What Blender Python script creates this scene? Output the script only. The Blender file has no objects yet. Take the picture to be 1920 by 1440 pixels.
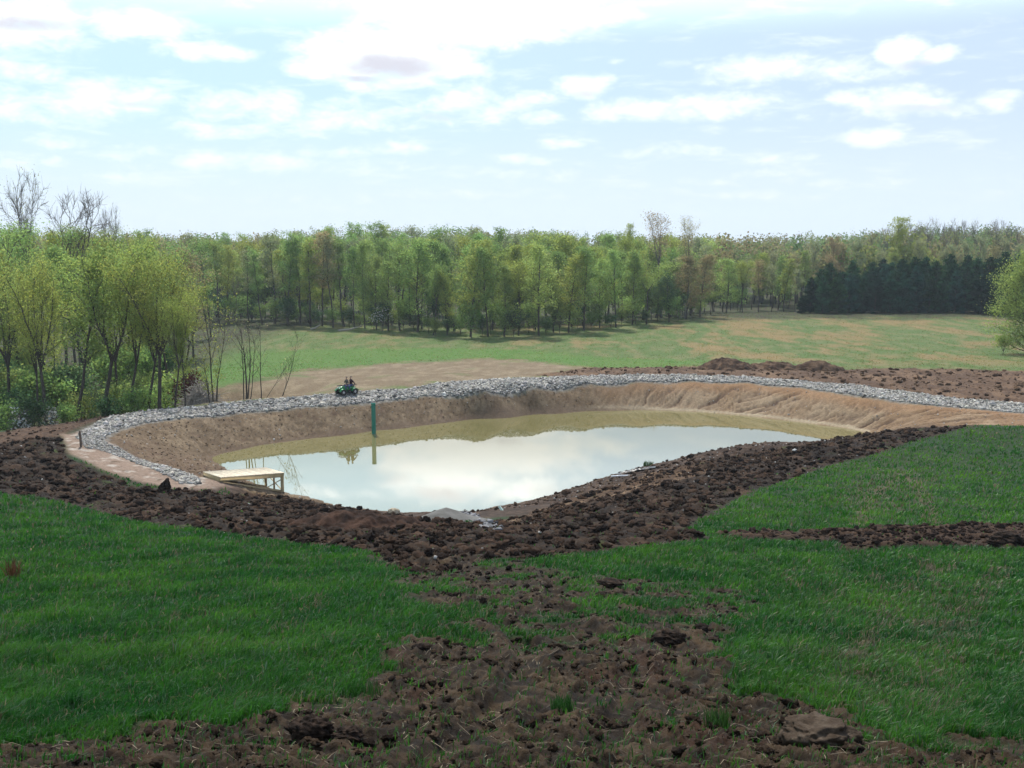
import bpy, math, random
import numpy as np
from mathutils import Vector, Matrix
R = math.radians
random.seed(7)
rng = np.random.default_rng(11)
scene = bpy.context.scene
COL = scene.collection

# ------------------------------------------------------------------ camera
F = 1950.0                      # focal length in pixels of the 1920 px wide photograph
CAM_H = 17.6                    # metres above the pond water (z = 0)
PITCH = math.atan(275.0 / F)
cam_d = bpy.data.cameras.new('camera')
cam_d.sensor_width = 36.0
cam_d.lens = 36.0 * F / 1920.0
cam_d.clip_start = 0.1
cam_d.clip_end = 6000
cam = bpy.data.objects.new('camera', cam_d)
COL.objects.link(cam)
cam.location = (0, 0, CAM_H)
cam.rotation_euler = (math.pi / 2 - PITCH, 0, 0)
scene.camera = cam
scene.view_settings.view_transform = 'Standard'
scene.view_settings.look = 'None'
scene.view_settings.exposure = 0.3
scene.view_settings.gamma = 1.0
scene.cycles.max_bounces = 6
scene.cycles.transparent_max_bounces = 12
scene.cycles.volume_bounces = 0
scene.cycles.use_adaptive_sampling = True
scene.cycles.adaptive_threshold = 0.02

SUN_AZ, SUN_EL = -14.0, 56.0    # ahead of the camera, a little to the left
SUN_STRENGTH = 4.2
SKY_STRENGTH = 0.12

def ray(u, v):
    xc = (u - 960.0) / F; yc = -(v - 720.0) / F
    return np.array([xc, math.cos(PITCH) + yc * math.sin(PITCH), -math.sin(PITCH) + yc * math.cos(PITCH)])

def azel(u, v):
    d = ray(u, v)
    return math.atan2(d[0], d[1]), math.atan2(d[2], math.hypot(d[0], d[1]))

# ------------------------------------------------------------------ node helper
class NT:
    def __init__(s, tree):
        s.t = tree; s.n = tree.nodes; s.l = tree.links
    def new(s, typ, **kw):
        n = s.n.new(typ)
        for k, v in kw.items(): setattr(n, k, v)
        return n
    def put(s, sock, val):
        if val is None: return
        if isinstance(val, bpy.types.NodeSocket): s.l.new(val, sock)
        else: sock.default_value = val
    def math(s, op, a, b=None, c=None, clamp=False):
        n = s.new('ShaderNodeMath', operation=op, use_clamp=clamp)
        s.put(n.inputs[0], a); s.put(n.inputs[1], b); s.put(n.inputs[2], c)
        return n.outputs[0]
    def vmath(s, op, a, b=None, c=None):
        n = s.new('ShaderNodeVectorMath', operation=op)
        s.put(n.inputs[0], a)
        if b is not None: s.put(n.inputs[1], b)
        if c is not None: s.put(n.inputs[2], c)
        return n.outputs['Value'] if op in ('DOT_PRODUCT', 'LENGTH') else n.outputs['Vector']
    def noise(s, vec, scale, detail=4, rough=0.55, dist=0.0, out='Fac'):
        n = s.new('ShaderNodeTexNoise')
        s.put(n.inputs['Vector'], vec); s.put(n.inputs['Scale'], scale)
        n.inputs['Detail'].default_value = detail; n.inputs['Roughness'].default_value = rough
        n.inputs['Distortion'].default_value = dist
        return n.outputs[out]
    def ramp(s, fac, lo, hi, a=0.0, b=1.0, mode='SMOOTHSTEP'):
        n = s.new('ShaderNodeMapRange', interpolation_type=mode)
        s.put(n.inputs['Value'], fac)
        s.put(n.inputs['From Min'], lo); s.put(n.inputs['From Max'], hi)
        s.put(n.inputs['To Min'], a); s.put(n.inputs['To Max'], b)
        return n.outputs['Result']
    def mix(s, fac, a, b, blend='MIX'):
        n = s.new('ShaderNodeMix', data_type='RGBA', blend_type=blend)
        s.put(n.inputs[0], fac); s.put(n.inputs[6], a); s.put(n.inputs[7], b)
        return n.outputs[2]
    def sep(s, v):
        n = s.new('ShaderNodeSeparateXYZ'); s.put(n.inputs[0], v); return n.outputs
    def comb(s, x, y, z=0.0):
        n = s.new('ShaderNodeCombineXYZ')
        s.put(n.inputs[0], x); s.put(n.inputs[1], y); s.put(n.inputs[2], z)
        return n.outputs[0]

# ------------------------------------------------------------------ world: sky with clouds
world = bpy.data.worlds.new('World')
scene.world = world
world.use_nodes = True
W = NT(world.node_tree)
W.n.clear()
w_out = W.new('ShaderNodeOutputWorld')
sky = W.new('ShaderNodeTexSky', sky_type='NISHITA')
sky.sun_disc = False
sky.sun_elevation = R(SUN_EL)
sky.sun_rotation = R(SUN_AZ)
sky.air_density = 1.0; sky.dust_density = .6; sky.ozone_density = 2.0
gen = W.new('ShaderNodeTexCoord').outputs['Generated']
gx, gy, gz = W.sep(gen)[:3]
az = W.math('ARCTAN2', gx, gy)
el = W.math('ARCTAN2', gz, W.math('SQRT', W.math('ADD', W.math('MULTIPLY', gx, gx), W.math('MULTIPLY', gy, gy))))
# (u, v, half width, half height, weight) of each cloud bank as seen from the hill
CLOUDS = [
 (40, 40, 105, 50, 1.3), (265, 50, 115, 32, 1.05), (385, 92, 95, 20, .9), (40, 128, 75, 30, .65), (215, 180, 110, 38, 1.0),
 (70, 195, 130, 35, .75), (150, 215, 90, 18, .6), (720, 105, 185, 58, 1.5), (620, 125, 90, 30, 1.0), (850, 130, 80, 26, 1.0),
 (900, 25, 240, 58, 1.6), (1080, 30, 130, 24, .9), (740, 35, 60, 40, .8), (470, 195, 130, 36, .7), (640, 215, 160, 36, .7),
 (880, 195, 140, 40, .75), (460, 250, 150, 18, .65), (105, 260, 70, 15, .65), (20, 303, 35, 12, .6), (110, 302, 30, 9, .5),
 (440, 305, 180, 22, .7), (240, 285, 90, 16, .55), (740, 278, 80, 18, .75), (620, 290, 80, 12, .55), (700, 315, 140, 14, .45),
 (1092, 160, 60, 26, 1.1), (1015, 185, 45, 16, .75), (1015, 220, 45, 16, .7), (1230, 205, 160, 24, .85), (1340, 195, 130, 26, .9),
 (1130, 210, 60, 20, .75), (1430, 130, 130, 30, .75), (1600, 135, 120, 26, .7), (1690, 98, 50, 34, 1.35), (1750, 108, 50, 18, 1.0),
 (1700, 195, 110, 28, .95), (1585, 185, 45, 16, .75), (1870, 190, 45, 20, .75), (1640, 258, 75, 22, 1.05), (1560, 222, 60, 12, .5),
 (1056, 268, 40, 13, .8), (980, 300, 70, 16, .7), (1260, 285, 110, 14, .6), (1460, 298, 90, 12, .6), (1430, 325, 100, 12, .55),
 (1320, 342, 60, 10, .5), (1000, 330, 160, 12, .4), (1620, 345, 90, 10, .4), (1740, 265, 50, 9, .5), (280, 335, 150, 12, .4),
 (860, 365, 220, 10, .35), (1400, 365, 200, 10, .3), (560, 372, 160, 9, .3), (1270, 112, 30, 9, .5), (1155, 112, 20, 8, .4),
 # above the photograph's upper edge: what the pond reflects
 (830, -28, 150, 60, 1.5), (990, -50, 120, 32, 1.1), (1330, -30, 120, 14, .6), (560, -75, 60, 16, .6), (1150, -190, 260, 45, 1.0), (500, -210, 260, 50, .9),
 (1700, -120, 200, 40, .9), (100, -130, 200, 50, 1.0),
]
pos = W.comb(az, el, 0.0)
warp = W.noise(W.vmath('MULTIPLY', pos, (1.0, 1.9, 1.0)), 9.0, 5, .6, 0.0, 'Color')
wpos = W.vmath('MULTIPLY_ADD', W.vmath('SUBTRACT', warp, (.5, .5, .5)), (.05, .022, 0), pos)
tot = None
for (u, v, hu, hv, wt) in CLOUDS:
    a, e = azel(u, v)
    su, sv = F / (hu * 1.12), F / (hv * 1.15)
    d = W.vmath('MULTIPLY_ADD', wpos, (su, sv, 0), (-a * su, -e * sv, 0))
    q = W.vmath('DOT_PRODUCT', d, d)
    m = W.math('MULTIPLY_ADD', q, -wt, wt)
    tot = m if tot is None else W.math('MAXIMUM', tot, m)
tot = W.math('MAXIMUM', tot, -0.6)
n1 = W.noise(W.vmath('MULTIPLY', pos, (1.0, 2.1, 1.0)), 30.0, 7, .62, .25)
n2 = W.noise(W.vmath('MULTIPLY', pos, (1.0, 4.5, 1.0)), 14.0, 6, .6, .3)
shape = W.math('ADD', tot, W.math('MULTIPLY_ADD', n1, 2.4, -1.46))
dens = W.ramp(shape, -.25, 1.2)
# thin streaks and scattered overhead cloud
streak = W.math('MULTIPLY', W.ramp(n2, .50, .78), W.ramp(el, .0, .08, .12, .45))
high = W.math('MULTIPLY', W.ramp(W.noise(gen, 2.2, 7, .6, .4), .50, .68), W.ramp(el, .30, .5))
mask = W.math('MAXIMUM', W.math('MAXIMUM', dens, streak), W.math('MULTIPLY', high, .75))
# grey underside: the thick lower part of the big clouds
shade = None
for (u, v, hu, hv, wt) in [(740, 122, 100, 24, 1.0), (690, 146, 45, 7, .8), (45, 44, 80, 14, .8), (1720, 125, 40, 10, .6), (255, 190, 60, 8, .5), (1720, 207, 70, 8, .5), (1095, 172, 35, 8, .4), (820, 218, 40, 7, .5), (930, 45, 60, 10, .25),
                           (820, -75, 90, 22, .5), (1080, -60, 80, 16, .4), (700, -40, 60, 14, .4)]:
    a, e = azel(u, v); su, sv = F / hu, F / hv
    d = W.vmath('MULTIPLY_ADD', wpos, (su, sv, 0), (-a * su, -e * sv, 0))
    q = W.math('MULTIPLY_ADD', W.vmath('DOT_PRODUCT', d, d), -wt, wt)
    shade = q if shade is None else W.math('MAXIMUM', shade, q)
shade = W.ramp(W.math('ADD', shade, W.math('MULTIPLY_ADD', n1, 1.6, -.8)), -.35, 1.0, 0, 1)
cloud_col = W.mix(shade, (1.24, 1.29, 1.33, 1), (.76, .77, .86, 1))
cloud_col = W.mix(W.ramp(el, 0.0, .14), (.98, 1.02, 1.08, 1), cloud_col)
bg_sky = W.new('ShaderNodeBackground'); bg_cloud = W.new('ShaderNodeBackground'); bg_pale = W.new('ShaderNodeBackground')
W.put(bg_sky.inputs['Color'], sky.outputs[0]); bg_sky.inputs['Strength'].default_value = SKY_STRENGTH
# humid pale air veils the blue, most near the horizon
W.put(bg_pale.inputs['Color'], W.mix(W.ramp(el, .01, .14), (.78, .90, 1.04, 1), W.mix(W.ramp(az, -.35, .45), (.62, .86, 1.0, 1), (.63, .77, 1.0, 1)))); W.put(bg_pale.inputs['Strength'], W.math('MULTIPLY', W.ramp(el, .175, .25, .86, 1.95), W.ramp(el, .28, .5, 1.0, .42)))
W.put(bg_cloud.inputs['Color'], cloud_col); W.put(bg_cloud.inputs['Strength'], W.math('MULTIPLY', W.ramp(el, .19, .255, .84, 2.0), W.ramp(el, .28, .5, 1.0, .5)))
m0 = W.new('ShaderNodeMixShader'); W.put(m0.inputs[0], W.ramp(el, .0, .8, .96, .30))
W.l.new(bg_sky.outputs[0], m0.inputs[1]); W.l.new(bg_pale.outputs[0], m0.inputs[2])
mx = W.new('ShaderNodeMixShader')
W.put(mx.inputs[0], mask); W.l.new(m0.outputs[0], mx.inputs[1]); W.l.new(bg_cloud.outputs[0], mx.inputs[2])
W.l.new(mx.outputs[0], w_out.inputs['Surface'])

sun_d = bpy.data.lights.new('sun', 'SUN')
sun_d.energy = SUN_STRENGTH; sun_d.angle = R(.53); sun_d.color = (1.0, .95, .87)
sun = bpy.data.objects.new('sun', sun_d); COL.objects.link(sun)
sd = Vector((math.sin(R(SUN_AZ)) * math.cos(R(SUN_EL)), math.cos(R(SUN_AZ)) * math.cos(R(SUN_EL)), math.sin(R(SUN_EL))))
sun.rotation_euler = sd.to_track_quat('Z', 'Y').to_euler()
sun.location = sd * 300

# ------------------------------------------------------------------ helpers
_P = np.random.default_rng(3).permutation(256)
_G = np.stack([np.cos(np.arange(16) * math.pi / 8), np.sin(np.arange(16) * math.pi / 8)], 1).astype(np.float32)
def perlin(x, y, seed=0):
    x = np.asarray(x, np.float64) + seed * 17.37; y = np.asarray(y, np.float64) + seed * 5.13
    xi = np.floor(x).astype(np.int64); yi = np.floor(y).astype(np.int64)
    fx = (x - xi).astype(np.float32); fy = (y - yi).astype(np.float32)
    u = fx * fx * fx * (fx * (fx * 6 - 15) + 10); v = fy * fy * fy * (fy * (fy * 6 - 15) + 10)
    def g(ix, iy, dx, dy):
        h = _P[(_P[(ix + seed * 31) & 255] + iy) & 255] & 15
        gr = _G[h]; return gr[..., 0] * dx + gr[..., 1] * dy
    a = g(xi, yi, fx, fy); b = g(xi + 1, yi, fx - 1, fy)
    c = g(xi, yi + 1, fx, fy - 1); d = g(xi + 1, yi + 1, fx - 1, fy - 1)
    return ((a + u * (b - a)) * (1 - v) + (c + u * (d - c)) * v) * 1.5
def fbm(x, y, scale, octv=4, seed=0, gain=.5):
    s = 0; amp = 1.0; tot = 0; f = 1.0 / scale
    for k in range(octv):
        s = s + amp * perlin(x * f, y * f, seed + k); tot += amp; amp *= gain; f *= 2.03
    return s / tot
def ridged(x, y, scale, octv=3, seed=0):
    s = 0; amp = 1.0; tot = 0; f = 1.0 / scale
    for k in range(octv):
        s = s + amp * (1 - np.abs(perlin(x * f, y * f, seed + k)) * 2); tot += amp; amp *= .55; f *= 2.1
    return s / tot
def sstep(x, a, b):
    t = np.clip((x - a) / (b - a), 0, 1); return t * t * (3 - 2 * t)

def tag(o, label=None, cat=None, group=None, kind=None):
    if label: o['label'] = label
    if cat: o['category'] = cat
    if group: o['group'] = group
    if kind: o['kind'] = kind
    return o
def empty(name, loc, rz=0.0, label=None, cat=None, group=None):
    o = bpy.data.objects.new(name, None); COL.objects.link(o)
    o.empty_display_size = .3
    o.location = loc; o.rotation_euler = (0, 0, rz)
    return tag(o, label, cat, group)
def mesh_np(name, verts, faces, mat=None, parent=None, smooth=False, mats=None, midx=None, link=True):
    """verts (n,3); faces: list of int arrays, each (m,k)"""
    me = bpy.data.meshes.new(name)
    verts = np.asarray(verts, np.float32)
    if isinstance(faces, np.ndarray): faces = [faces]
    faces = [np.asarray(f, np.int32) for f in faces if len(f)]
    me.vertices.add(len(verts)); me.vertices.foreach_set('co', verts.ravel())
    li = np.concatenate([f.ravel() for f in faces])
    tot = np.concatenate([np.full(len(f), f.shape[1], np.int32) for f in faces])
    st = np.concatenate([[0], np.cumsum(tot)[:-1]]).astype(np.int32)
    me.loops.add(len(li)); me.loops.foreach_set('vertex_index', li)
    me.polygons.add(len(tot)); me.polygons.foreach_set('loop_start', st); me.polygons.foreach_set('loop_total', tot)
    if smooth: me.polygons.foreach_set('use_smooth', np.ones(len(tot), bool))
    for m in (mats or ([mat] if mat else [])): me.materials.append(m)
    if midx is not None: me.polygons.foreach_set('material_index', np.asarray(midx, np.int32))
    me.update(calc_edges=True)
    if not link: return me
    o = bpy.data.objects.new(name, me); COL.objects.link(o)
    if parent: o.parent = parent
    return o
def vcol(me, cols, name='tint'):
    a = me.color_attributes.new(name, 'FLOAT_COLOR', 'POINT')
    c = np.ones((len(me.vertices), 4), np.float32); c[:, :3] = cols
    a.data.foreach_set('color', c.ravel())

class MB:
    """collects shapes and links them as one mesh"""
    def __init__(s): s.v = []; s.q = []; s.t = []; s.n = 0
    def add(s, v, q=None, t=None):
        v = np.asarray(v, float)
        if q is not None and len(q): s.q.append(np.asarray(q) + s.n)
        if t is not None and len(t): s.t.append(np.asarray(t) + s.n)
        s.v.append(v); s.n += len(v)
    def box(s, c, size, M=None, bev=.0):
        sx, sy, sz = np.array(size) / 2
        b = min(bev, sx * .9, sy * .9, sz * .9)
        if b <= 0:
            v = np.array([[x, y, z] for z in (-sz, sz) for y in (-sy, sy) for x in (-sx, sx)])
            q = [[0, 2, 3, 1], [4, 5, 7, 6], [0, 1, 5, 4], [2, 6, 7, 3], [0, 4, 6, 2], [1, 3, 7, 5]]
            t = None
        else:
            v = []; idx = {}
            for ax in range(3):
                for k in range(8):
                    sg = [1 if k >> i & 1 else -1 for i in range(3)]
                    p = [sg[i] * ((sx, sy, sz)[i] - (0 if i == ax else b)) for i in range(3)]
                    idx[(ax, k)] = len(v); v.append(p)
            q = []; t = []
            for ax in range(3):
                o = [i for i in range(3) if i != ax]
                for sgn in (0, 1):
                    ks = [(i0 << o[0]) | (i1 << o[1]) | (sgn << ax) for i0, i1 in ((0, 0), (1, 0), (1, 1), (0, 1))]
                    q.append([idx[(ax, k)] for k in ks])
            for a in range(3):
                for a2 in range(a + 1, 3):
                    e = 3 - a - a2
                    for sa in (0, 1):
                        for sc in (0, 1):
                            k0 = (sa << a) | (sc << a2); k1 = k0 | (1 << e)
                            q.append([idx[(a, k0)], idx[(a, k1)], idx[(a2, k1)], idx[(a2, k0)]])
            for k in range(8): t.append([idx[(0, k)], idx[(1, k)], idx[(2, k)]])
            v = np.array(v)
        if M is not None: v = v @ np.array(M).T
        s.add(v + np.array(c), q, t)
    def beam(s, p, q, w, h, up=(0, 0, 1), bev=.006):
        p = np.array(p, float); q = np.array(q, float); d = q - p; L = np.linalg.norm(d); d /= L
        r = np.cross(d, up); r /= np.linalg.norm(r); u = np.cross(r, d)
        s.box((p + q) / 2, (L, w, h), np.stack([d, r, u], 1), bev)
    def tube(s, pts, rad, n=10, cap=True):
        pts = np.asarray(pts, float); m = len(pts); rad = np.broadcast_to(rad, (m,))
        T = np.gradient(pts, axis=0); T /= np.linalg.norm(T, axis=1)[:, None] + 1e-9
        ref = np.array([0, 0, 1.0]) if abs(T[0][2]) < .9 else np.array([1.0, 0, 0])
        vs = []
        for i in range(m):
            a = np.cross(T[i], ref); a /= np.linalg.norm(a) + 1e-9; b = np.cross(T[i], a)
            th = np.arange(n) * 2 * math.pi / n
            vs.append(pts[i] + rad[i] * (np.cos(th)[:, None] * a + np.sin(th)[:, None] * b))
        v = np.concatenate(vs); q = []
        for i in range(m - 1):
            for k in range(n):
                k2 = (k + 1) % n
                q.append([i * n + k, i * n + k2, (i + 1) * n + k2, (i + 1) * n + k])
        t = []
        if cap:
            v = np.concatenate([v, [pts[0], pts[-1]]]); a, b = m * n, m * n + 1
            for k in range(n):
                k2 = (k + 1) % n
                t.append([a, k2, k]); t.append([b, (m - 1) * n + k, (m - 1) * n + k2])
        s.add(v, q, t)
    def lathe(s, prof, c=(0, 0, 0), axis='z', n=20):
        """prof: list of (radius, height)"""
        th = np.arange(n) * 2 * math.pi / n; vs = []
        for r, h in prof:
            p = np.stack([r * np.cos(th), r * np.sin(th), np.full(n, h)], 1)
            if axis == 'y': p = p[:, [0, 2, 1]]
            if axis == 'x': p = p[:, [2, 0, 1]]
            vs.append(p)
        v = np.concatenate(vs) + np.array(c); q = []
        for i in range(len(prof) - 1):
            for k in range(n):
                k2 = (k + 1) % n
                q.append([i * n + k, i * n + k2, (i + 1) * n + k2, (i + 1) * n + k])
        s.add(v, q)
    def build(s, name, mat, parent=None, smooth=False):
        f = []
        if s.q: f.append(np.concatenate(s.q))
        if s.t: f.append(np.concatenate(s.t))
        return mesh_np(name, np.concatenate(s.v), f, mat, parent, smooth)

def material(name):
    m = bpy.data.materials.new(name); m.use_nodes = True
    N = NT(m.node_tree); b = N.n['Principled BSDF']
    return m, N, b
def simple_mat(name, col, rough=.6, metal=0.0, var=.15, scale=8.0, bump=0.0, spec=.5):
    m, N, b = material(name)
    oc = N.new('ShaderNodeTexCoord').outputs['Object']
    n = N.noise(oc, scale, 4, .6)
    k = N.ramp(n, .3, .7, 1 - var, 1 + var, 'LINEAR')
    hs = N.new('ShaderNodeHueSaturation'); hs.inputs['Color'].default_value = (*col, 1); N.put(hs.inputs['Value'], k)
    N.put(b.inputs['Base Color'], hs.outputs[0])
    b.inputs['Roughness'].default_value = rough; b.inputs['Metallic'].default_value = metal
    b.inputs['Specular IOR Level'].default_value = spec
    if bump:
        bn = N.new('ShaderNodeBump'); bn.inputs['Distance'].default_value = bump
        N.put(bn.inputs['Height'], n); N.put(b.inputs['Normal'], bn.outputs[0])
    return m
# ------------------------------------------------------------------ terrain heights
def at_y(u, v, Y):
    d = ray(u, v); k = Y / d[1]
    return np.array([d[0] * k, Y, CAM_H + d[2] * k])
def at_z(u, v, z):
    d = ray(u, v); k = (z - CAM_H) / d[2]
    return np.array([d[0] * k, d[1] * k, z])
def dens_poly(pts, step=15):
    out = []
    for (a, b) in zip(pts[:-1], pts[1:]):
        n = max(1, int(math.hypot(b[0] - a[0], b[1] - a[1]) / step))
        for k in range(n): out.append((a[0] + (b[0] - a[0]) * k / n, a[1] + (b[1] - a[1]) * k / n))
    out.append(pts[-1]); return out

WATER_PX = [(397, 860), (412, 852), (450, 843), (500, 833), (600, 820), (700, 808), (800, 797), (900, 785), (1000, 777), (1100, 771), (1200, 769),
            (1300, 772), (1400, 780), (1500, 792), (1585, 803), (1620, 811), (1600, 820), (1530, 828), (1400, 838), (1300, 853), (1200, 876), (1120, 898), (1060, 919),
            (1000, 936), (960, 945), (900, 956), (840, 960), (760, 960), (700, 956), (640, 946), (580, 932), (528, 920), (490, 912), (450, 895), (415, 875)]
WATER = np.array([at_z(u, v, 0.0)[:2] for u, v in WATER_PX])
INNER_PX = [(2340, 823), (2120, 798), (1920, 776), (1800, 765), (1720, 758), (1640, 747), (1560, 736), (1500, 727), (1400, 718), (1300, 715), (1200, 716), (1100, 720), (1000, 727), (900, 735), (800, 743),
            (720, 752), (640, 760), (560, 765), (450, 774), (350, 784), (270, 795), (225, 807), (203, 820), (205, 831), (255, 856), (330, 880), (375, 897)]
INNER = [at_z(u, v, (2.12 if 430 < u < 830 else 2.4) if v < 850 else 1.85) for u, v in INNER_PX]
OUTER_PX = [(2340, 796), (2120, 776), (1920, 757), (1800, 748), (1700, 735), (1600, 722), (1500, 714), (1400, 706), (1300, 703), (1200, 703), (1100, 706), (1000, 709), (900, 713), (800, 722), (700, 732), (600, 740),
            (500, 748), (400, 757), (320, 767), (260, 773), (200, 783), (160, 795), (125, 810), (115, 822)]
OUTER = [at_z(u, v, 2.6) for u, v in OUTER_PX]
P = []
for p in WATER: P.append((p[0], p[1], 0.0))
wc = WATER.mean(0)
for k, p in enumerate(WATER):
    q = p + (wc - p) * .22; P.append((q[0], q[1], -.9))
for k, p in enumerate(WATER[::3]):
    q = p + (wc - p) * .6; P.append((q[0], q[1], -1.6))
for q in INNER: P.append(tuple(q))
for q in OUTER: P.append(tuple(q))
COLS = {
 -260: [(1440, 10), (1200, 21), (1000, 41), (925, 54), (870, 66), (835, 75)],
 0: [(1440, 10), (1200, 20), (1100, 28), (1000, 40), (925, 52), (870, 65), (840, 73)],
 240: [(1440, 10), (1200, 19.5), (1100, 27.5), (1000, 40), (960, 50), (930, 58), (905, 64)],
 480: [(1440, 10), (1200, 19), (1100, 27), (1010, 40), (960, 52), (945, 61), (935, 66.5)],
 620: [(1440, 10), (1200, 18.5), (1100, 26), (1020, 38), (985, 48), (965, 58)],
 760: [(1440, 10), (1200, 18), (1100, 25), (1030, 36), (995, 46), (975, 57)],
 900: [(1440, 10), (1200, 18), (1100, 25), (1040, 34), (1000, 44), (970, 57)],
 1050: [(1440, 10), (1200, 18), (1100, 25), (1040, 33), (990, 47), (950, 60), (930, 68)],
 1300: [(1440, 10), (1200, 19), (1100, 27), (1010, 38), (960, 50), (920, 60), (880, 71)],
 1560: [(1440, 10), (1200, 20), (1100, 28), (1000, 42), (950, 52), (900, 63), (860, 73), (825, 84)],
 1760: [(1440, 10), (1200, 20.5), (1100, 29), (1000, 43), (900, 63), (840, 75), (800, 83)],
 1920: [(1440, 10), (1200, 21), (1100, 30), (1000, 44), (900, 64), (840, 75), (798, 83)],
 2200: [(1440, 10), (1200, 21), (1000, 44), (900, 64), (840, 75), (790, 86)],
}
for u, l in COLS.items():
    for v, Y in l: P.append(tuple(at_y(u, v, Y)))
for (u, v, Y) in [(450, 735, 115), (450, 690, 140), (450, 650, 170), (450, 620, 205), (650, 702, 130), (650, 660, 162), (650, 622, 200), (900, 690, 130), (900, 665, 155), (900, 638, 182),
                  (1050, 690, 130), (1050, 655, 160), (1050, 634, 182), (1200, 690, 128), (1200, 660, 153), (1200, 622, 190), (1450, 692, 122), (1450, 660, 150), (1450, 620, 185), (1450, 588, 228),
                  (1300, 690, 124), (1300, 602, 208), (1750, 692, 124), (1750, 650, 158), (1750, 615, 192), (1750, 587, 228), (1920, 698, 120), (1920, 665, 146), (1920, 620, 185), (2150, 700, 118), (2150, 660, 148), (2150, 600, 210),
                  (1700, 712, 112), (1920, 725, 106), (1560, 700, 118), (1620, 700, 119), (1920, 587, 228)]:
    P.append(tuple(at_y(u, v, Y)))
for (x, y, z) in [(-41, 80, 2.5), (-36, 86, 2.4), (-46, 86, .2), (-40, 95, -.6), (-30, 101, -.4), (-55, 95, -1.4), (-45, 112, -1.6), (-30, 112, -.9), (-60, 130, -1.8), (-80, 110, -1.8), (-45, 150, -1.4),
                  (-80, 160, -1.6), (-60, 190, -1.2), (-100, 190, -1.2), (-80, 230, -.8), (-40, 250, -.6), (0, 250, -.2), (40, 255, .8), (80, 255, 1.2), (120, 250, 1.5), (-60, 74, 2.2), (-75, 80, -.5), (-90, 60, 2.0),
                  (-90, 40, 5), (-90, 15, 10), (90, 15, 12), (90, 40, 6.5), (90, 70, 3.5), (90, 100, 2.6), (90, 140, 1.8), (120, 100, 2.6), (120, 190, 1.6),
                  (0, 4, 14.6), (-8, 4, 14.6), (8, 4, 14.6), (0, 0, 15.8), (-12, -4, 16.4), (12, -4, 16.4), (0, -15, 17.5), (-40, -15, 16.5), (40, -15, 17.0), (-40, 4, 13.6), (40, 4, 14.2), (-120, -15, 14), (120, -15, 15)]:
    P.append((x, y, z))
for q in INNER[3:-4]:
    w_ = (q[:2] - wc) / np.linalg.norm(q[:2] - wc); P.append((q[0] + w_[0] * 2.2, q[1] + w_[1] * 2.2, q[2] + .08))
for q in [(-19.0, 66.3, 1.78), (-20.6, 67.9, 1.8), (-17.4, 68.2, .95), (-18.9, 69.8, 1.0), (-15.9, 69.9, .16), (-17.2, 71.4, .12), (-21.5, 66.0, 2.0)]: P.append(q)
P = np.array(P)
_, keep = np.unique(np.round(P[:, :2] * 2).astype(int), axis=0, return_index=True)
P = P[np.sort(keep)]
def tps_kernel(r2): return .5 * r2 * np.log(r2 + 1e-9)
S = 50.0
A = P[:, :2] / S
K = tps_kernel(((A[:, None] - A[None]) ** 2).sum(-1)) + np.eye(len(A)) * 4e-5
Q = np.concatenate([np.ones((len(A), 1)), A], 1)
M_ = np.block([[K, Q], [Q.T, np.zeros((3, 3))]])
sol = np.linalg.solve(M_, np.concatenate([P[:, 2], np.zeros(3)]))
GX0, GX1, GY0, GY1, GS = -130.0, 130.0, -20.0, 262.0, .8
gxs = np.arange(GX0, GX1 + .01, GS); gys = np.arange(GY0, GY1 + .01, GS)
HG = np.zeros((len(gys), len(gxs)))
for i, y in enumerate(gys):
    q = np.stack([gxs, np.full_like(gxs, y)], 1) / S
    r2 = ((q[:, None] - A[None]) ** 2).sum(-1)
    HG[i] = tps_kernel(r2) @ sol[:-3] + sol[-3] + q @ sol[-2:]
def far_h(x, y):
    r = np.hypot(x, y)
    az_u = 960 + 1950 * x / np.maximum(np.abs(y), 60)
    top = np.interp(az_u, [-900, 0, 230, 450, 560, 660, 760, 960, 1100, 1200, 1340, 1460, 1600, 1680, 1800, 1920, 2800], [438, 440, 447, 449, 440, 433, 434, 436, 440, 447, 451, 448, 440, 434, 431, 429, 430])
    crest = 17.6 - (top - 445) / 1950 * 620 - 15.5
    h = -.4 + (crest + .4) * sstep(r, 280, 620) - 6 * sstep(r, 720, 1500)
    near = 17.5 - .2 * np.clip(np.hypot(x, np.maximum(y, 0)), 0, 75) 
    return np.where(y < 110, near * (1 - sstep(r, 75, 190)) + h * sstep(r, 75, 190), h)
def bil(G, x, y, x0, y0, s):
    fx = np.clip((x - x0) / s, 0, G.shape[1] - 1.001); fy = np.clip((y - y0) / s, 0, G.shape[0] - 1.001)
    ix = fx.astype(int); iy = fy.astype(int); fx = fx - ix; fy = fy - iy
    return (G[iy, ix] * (1 - fx) + G[iy, ix + 1] * fx) * (1 - fy) + (G[iy + 1, ix] * (1 - fx) + G[iy + 1, ix + 1] * fx) * fy
def H0(x, y):
    x = np.asarray(x, float); y = np.asarray(y, float)
    g = bil(HG, x, y, GX0, GY0, GS)
    w = sstep(np.abs(x), 95, 125) 
    w = np.maximum(w, sstep(y, 225, 258)); w = np.maximum(w, sstep(-y, 10, 19))
    return g * (1 - w) + far_h(x, y) * w
def hit(u, v):
    """where the sight line of a point of the photograph meets the ground"""
    d = ray(u, v); d = d / d[1]
    ys = np.concatenate([np.arange(4, 60, .1), np.arange(60, 300, .2), np.arange(300, 1500, 3)])
    below = CAM_H + d[2] * ys - np.maximum(H0(d[0] * ys, ys), np.where((ys > 60) & (ys < 112) & (np.abs(d[0] * ys) < 36), -.02, -99)) < 0
    k = int(np.argmax(below)) if below.any() else len(ys) - 1
    return np.array([d[0] * ys[k], ys[k]])

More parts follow.
